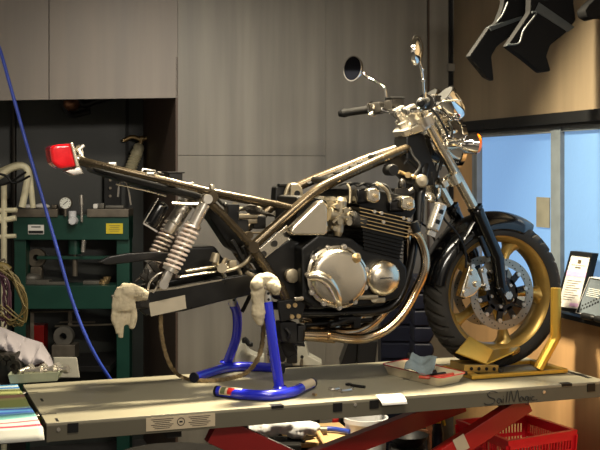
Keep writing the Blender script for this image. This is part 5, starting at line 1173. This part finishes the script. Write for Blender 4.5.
for k in range(9): rr(.14, .84 - .12 * (k % 3), .48 + .045 * k, .49 + .045 * k)
rr(.14, .86, .18, .187); rr(.36, .64, .215, .24)
m.mi = 1; rr(.0, 1, .3, .40); rr(.55, 1, .9, .97); m.mi = 2; rr(.42, .58, .08, .15)
m.build('certificate_print', ['greyplate', 'purple', 'brass'], cf)
pf, in4, n = frame('engine_photo', 'grey photo print of an engine leaning at the right end of the sill', 'photo', [(589.5, 277), (612, 281), (606, 319), (579, 312.5)], -.05, .1, .97, 'cert')
m = MB(); m.add([f_(0, 0), f_(1, 0), f_(1, 1), f_(0, 1)], [(0, 1, 2, 3)]); m.build('print_sheet', 'alud', pf)
m = MB()
for k in range(9):
    for j in range(3): u, v = .1 + .09 * k, .88 - .05 * k - .06 * j + .05 * (j == 1); rr(u, u + .05, v, v + .045)
m.mi = 1
for k in range(5): rr(.12, .7 - .1 * (k % 2), .28 + .05 * k, .295 + .05 * k)
m.build('print_image', ['ink', 'gauge'], pf)
for k, (px, lb) in enumerate(((588, 'black oval gadget on the sill in front of the engine photo'), (602, 'second black gadget at the right end of the sill'))):
    a_ = S_(px, 311 + k * 2, -.07); a_.z = zsill + .013; m = MB(); m.tube([a_ + E2 * .05, a_ + E2 * .03, a_ - E2 * .03, a_ - E2 * .05], .013, 12, radii=[.008, .014, .014, .008]); tag(m.build('black_gadget', 'black'), lb, 'gadget')
# ---------------------------------------------------------------- black scoops hung on the right wall
def scoop(lbl, poly, band, u, th, hooks):
    r = thing('plastic_cowl', lbl, 'cowl', PV(poly[0][0], poly[0][1], u), 'black plastic cowls hung up high')
    m = MB(); m.prism([PV(x, y, u) for x, y in poly], E2 * th, .008, 2); m.build('shell', 'scoop', r)
    if band: m = MB(); m.prism([PV(x, y, u - .003) for x, y in band], E2 * (th * .8), .002); m.build('band', 'scoopband', r)
    m = MB()
    for L_ in hooks: m.tube([PV(x, y, u + th * .5 if y < -20 else u - .006) for x, y in L_], .004, 8)
    m.build('hanger_wire', 'scoopband', r); return r
scoop('large black moulded cowl with a grey band, hung high on the right wall', [(532, -34), (576, -30), (574, 2), (576.5, 20), (566, 33), (551, 45), (547, 56), (551.5, 71), (541, 72.5), (526, 60), (507, 46), (518, 30), (530, 12)], [(539, 2), (575, 27), (568, 32), (535, 11)], -1.5, .045, [[(507, 45), (519, 43), (524, 30), (536, 14), (532, 12)], [(545, -30), (546, -158)]])
scoop('smaller black moulded cowl left of the large one, its tail pointing down', [(508, -30), (537, -26), (533, 4), (524, 27), (510, 37), (498, 46), (492, 56), (494.5, 81), (486, 77), (469, 56), (489, 27), (497, 22), (503, 6)], [(489, 26.5), (522, 16), (524, 18.5), (491, 31)], -1.4, .04, [[(508, 2), (503, 14), (497, 22)], [(520, -26), (521, -158)]])
scoop('black cowl cut off by the right edge of the view, high on the wall', [(585, 10), (589.5, 4), (600, -6), (640, -20), (650, 20), (601, 17), (593, 19.5), (587, 16)], None, -1.62, .07, [[(620, -8), (621, -158)]])
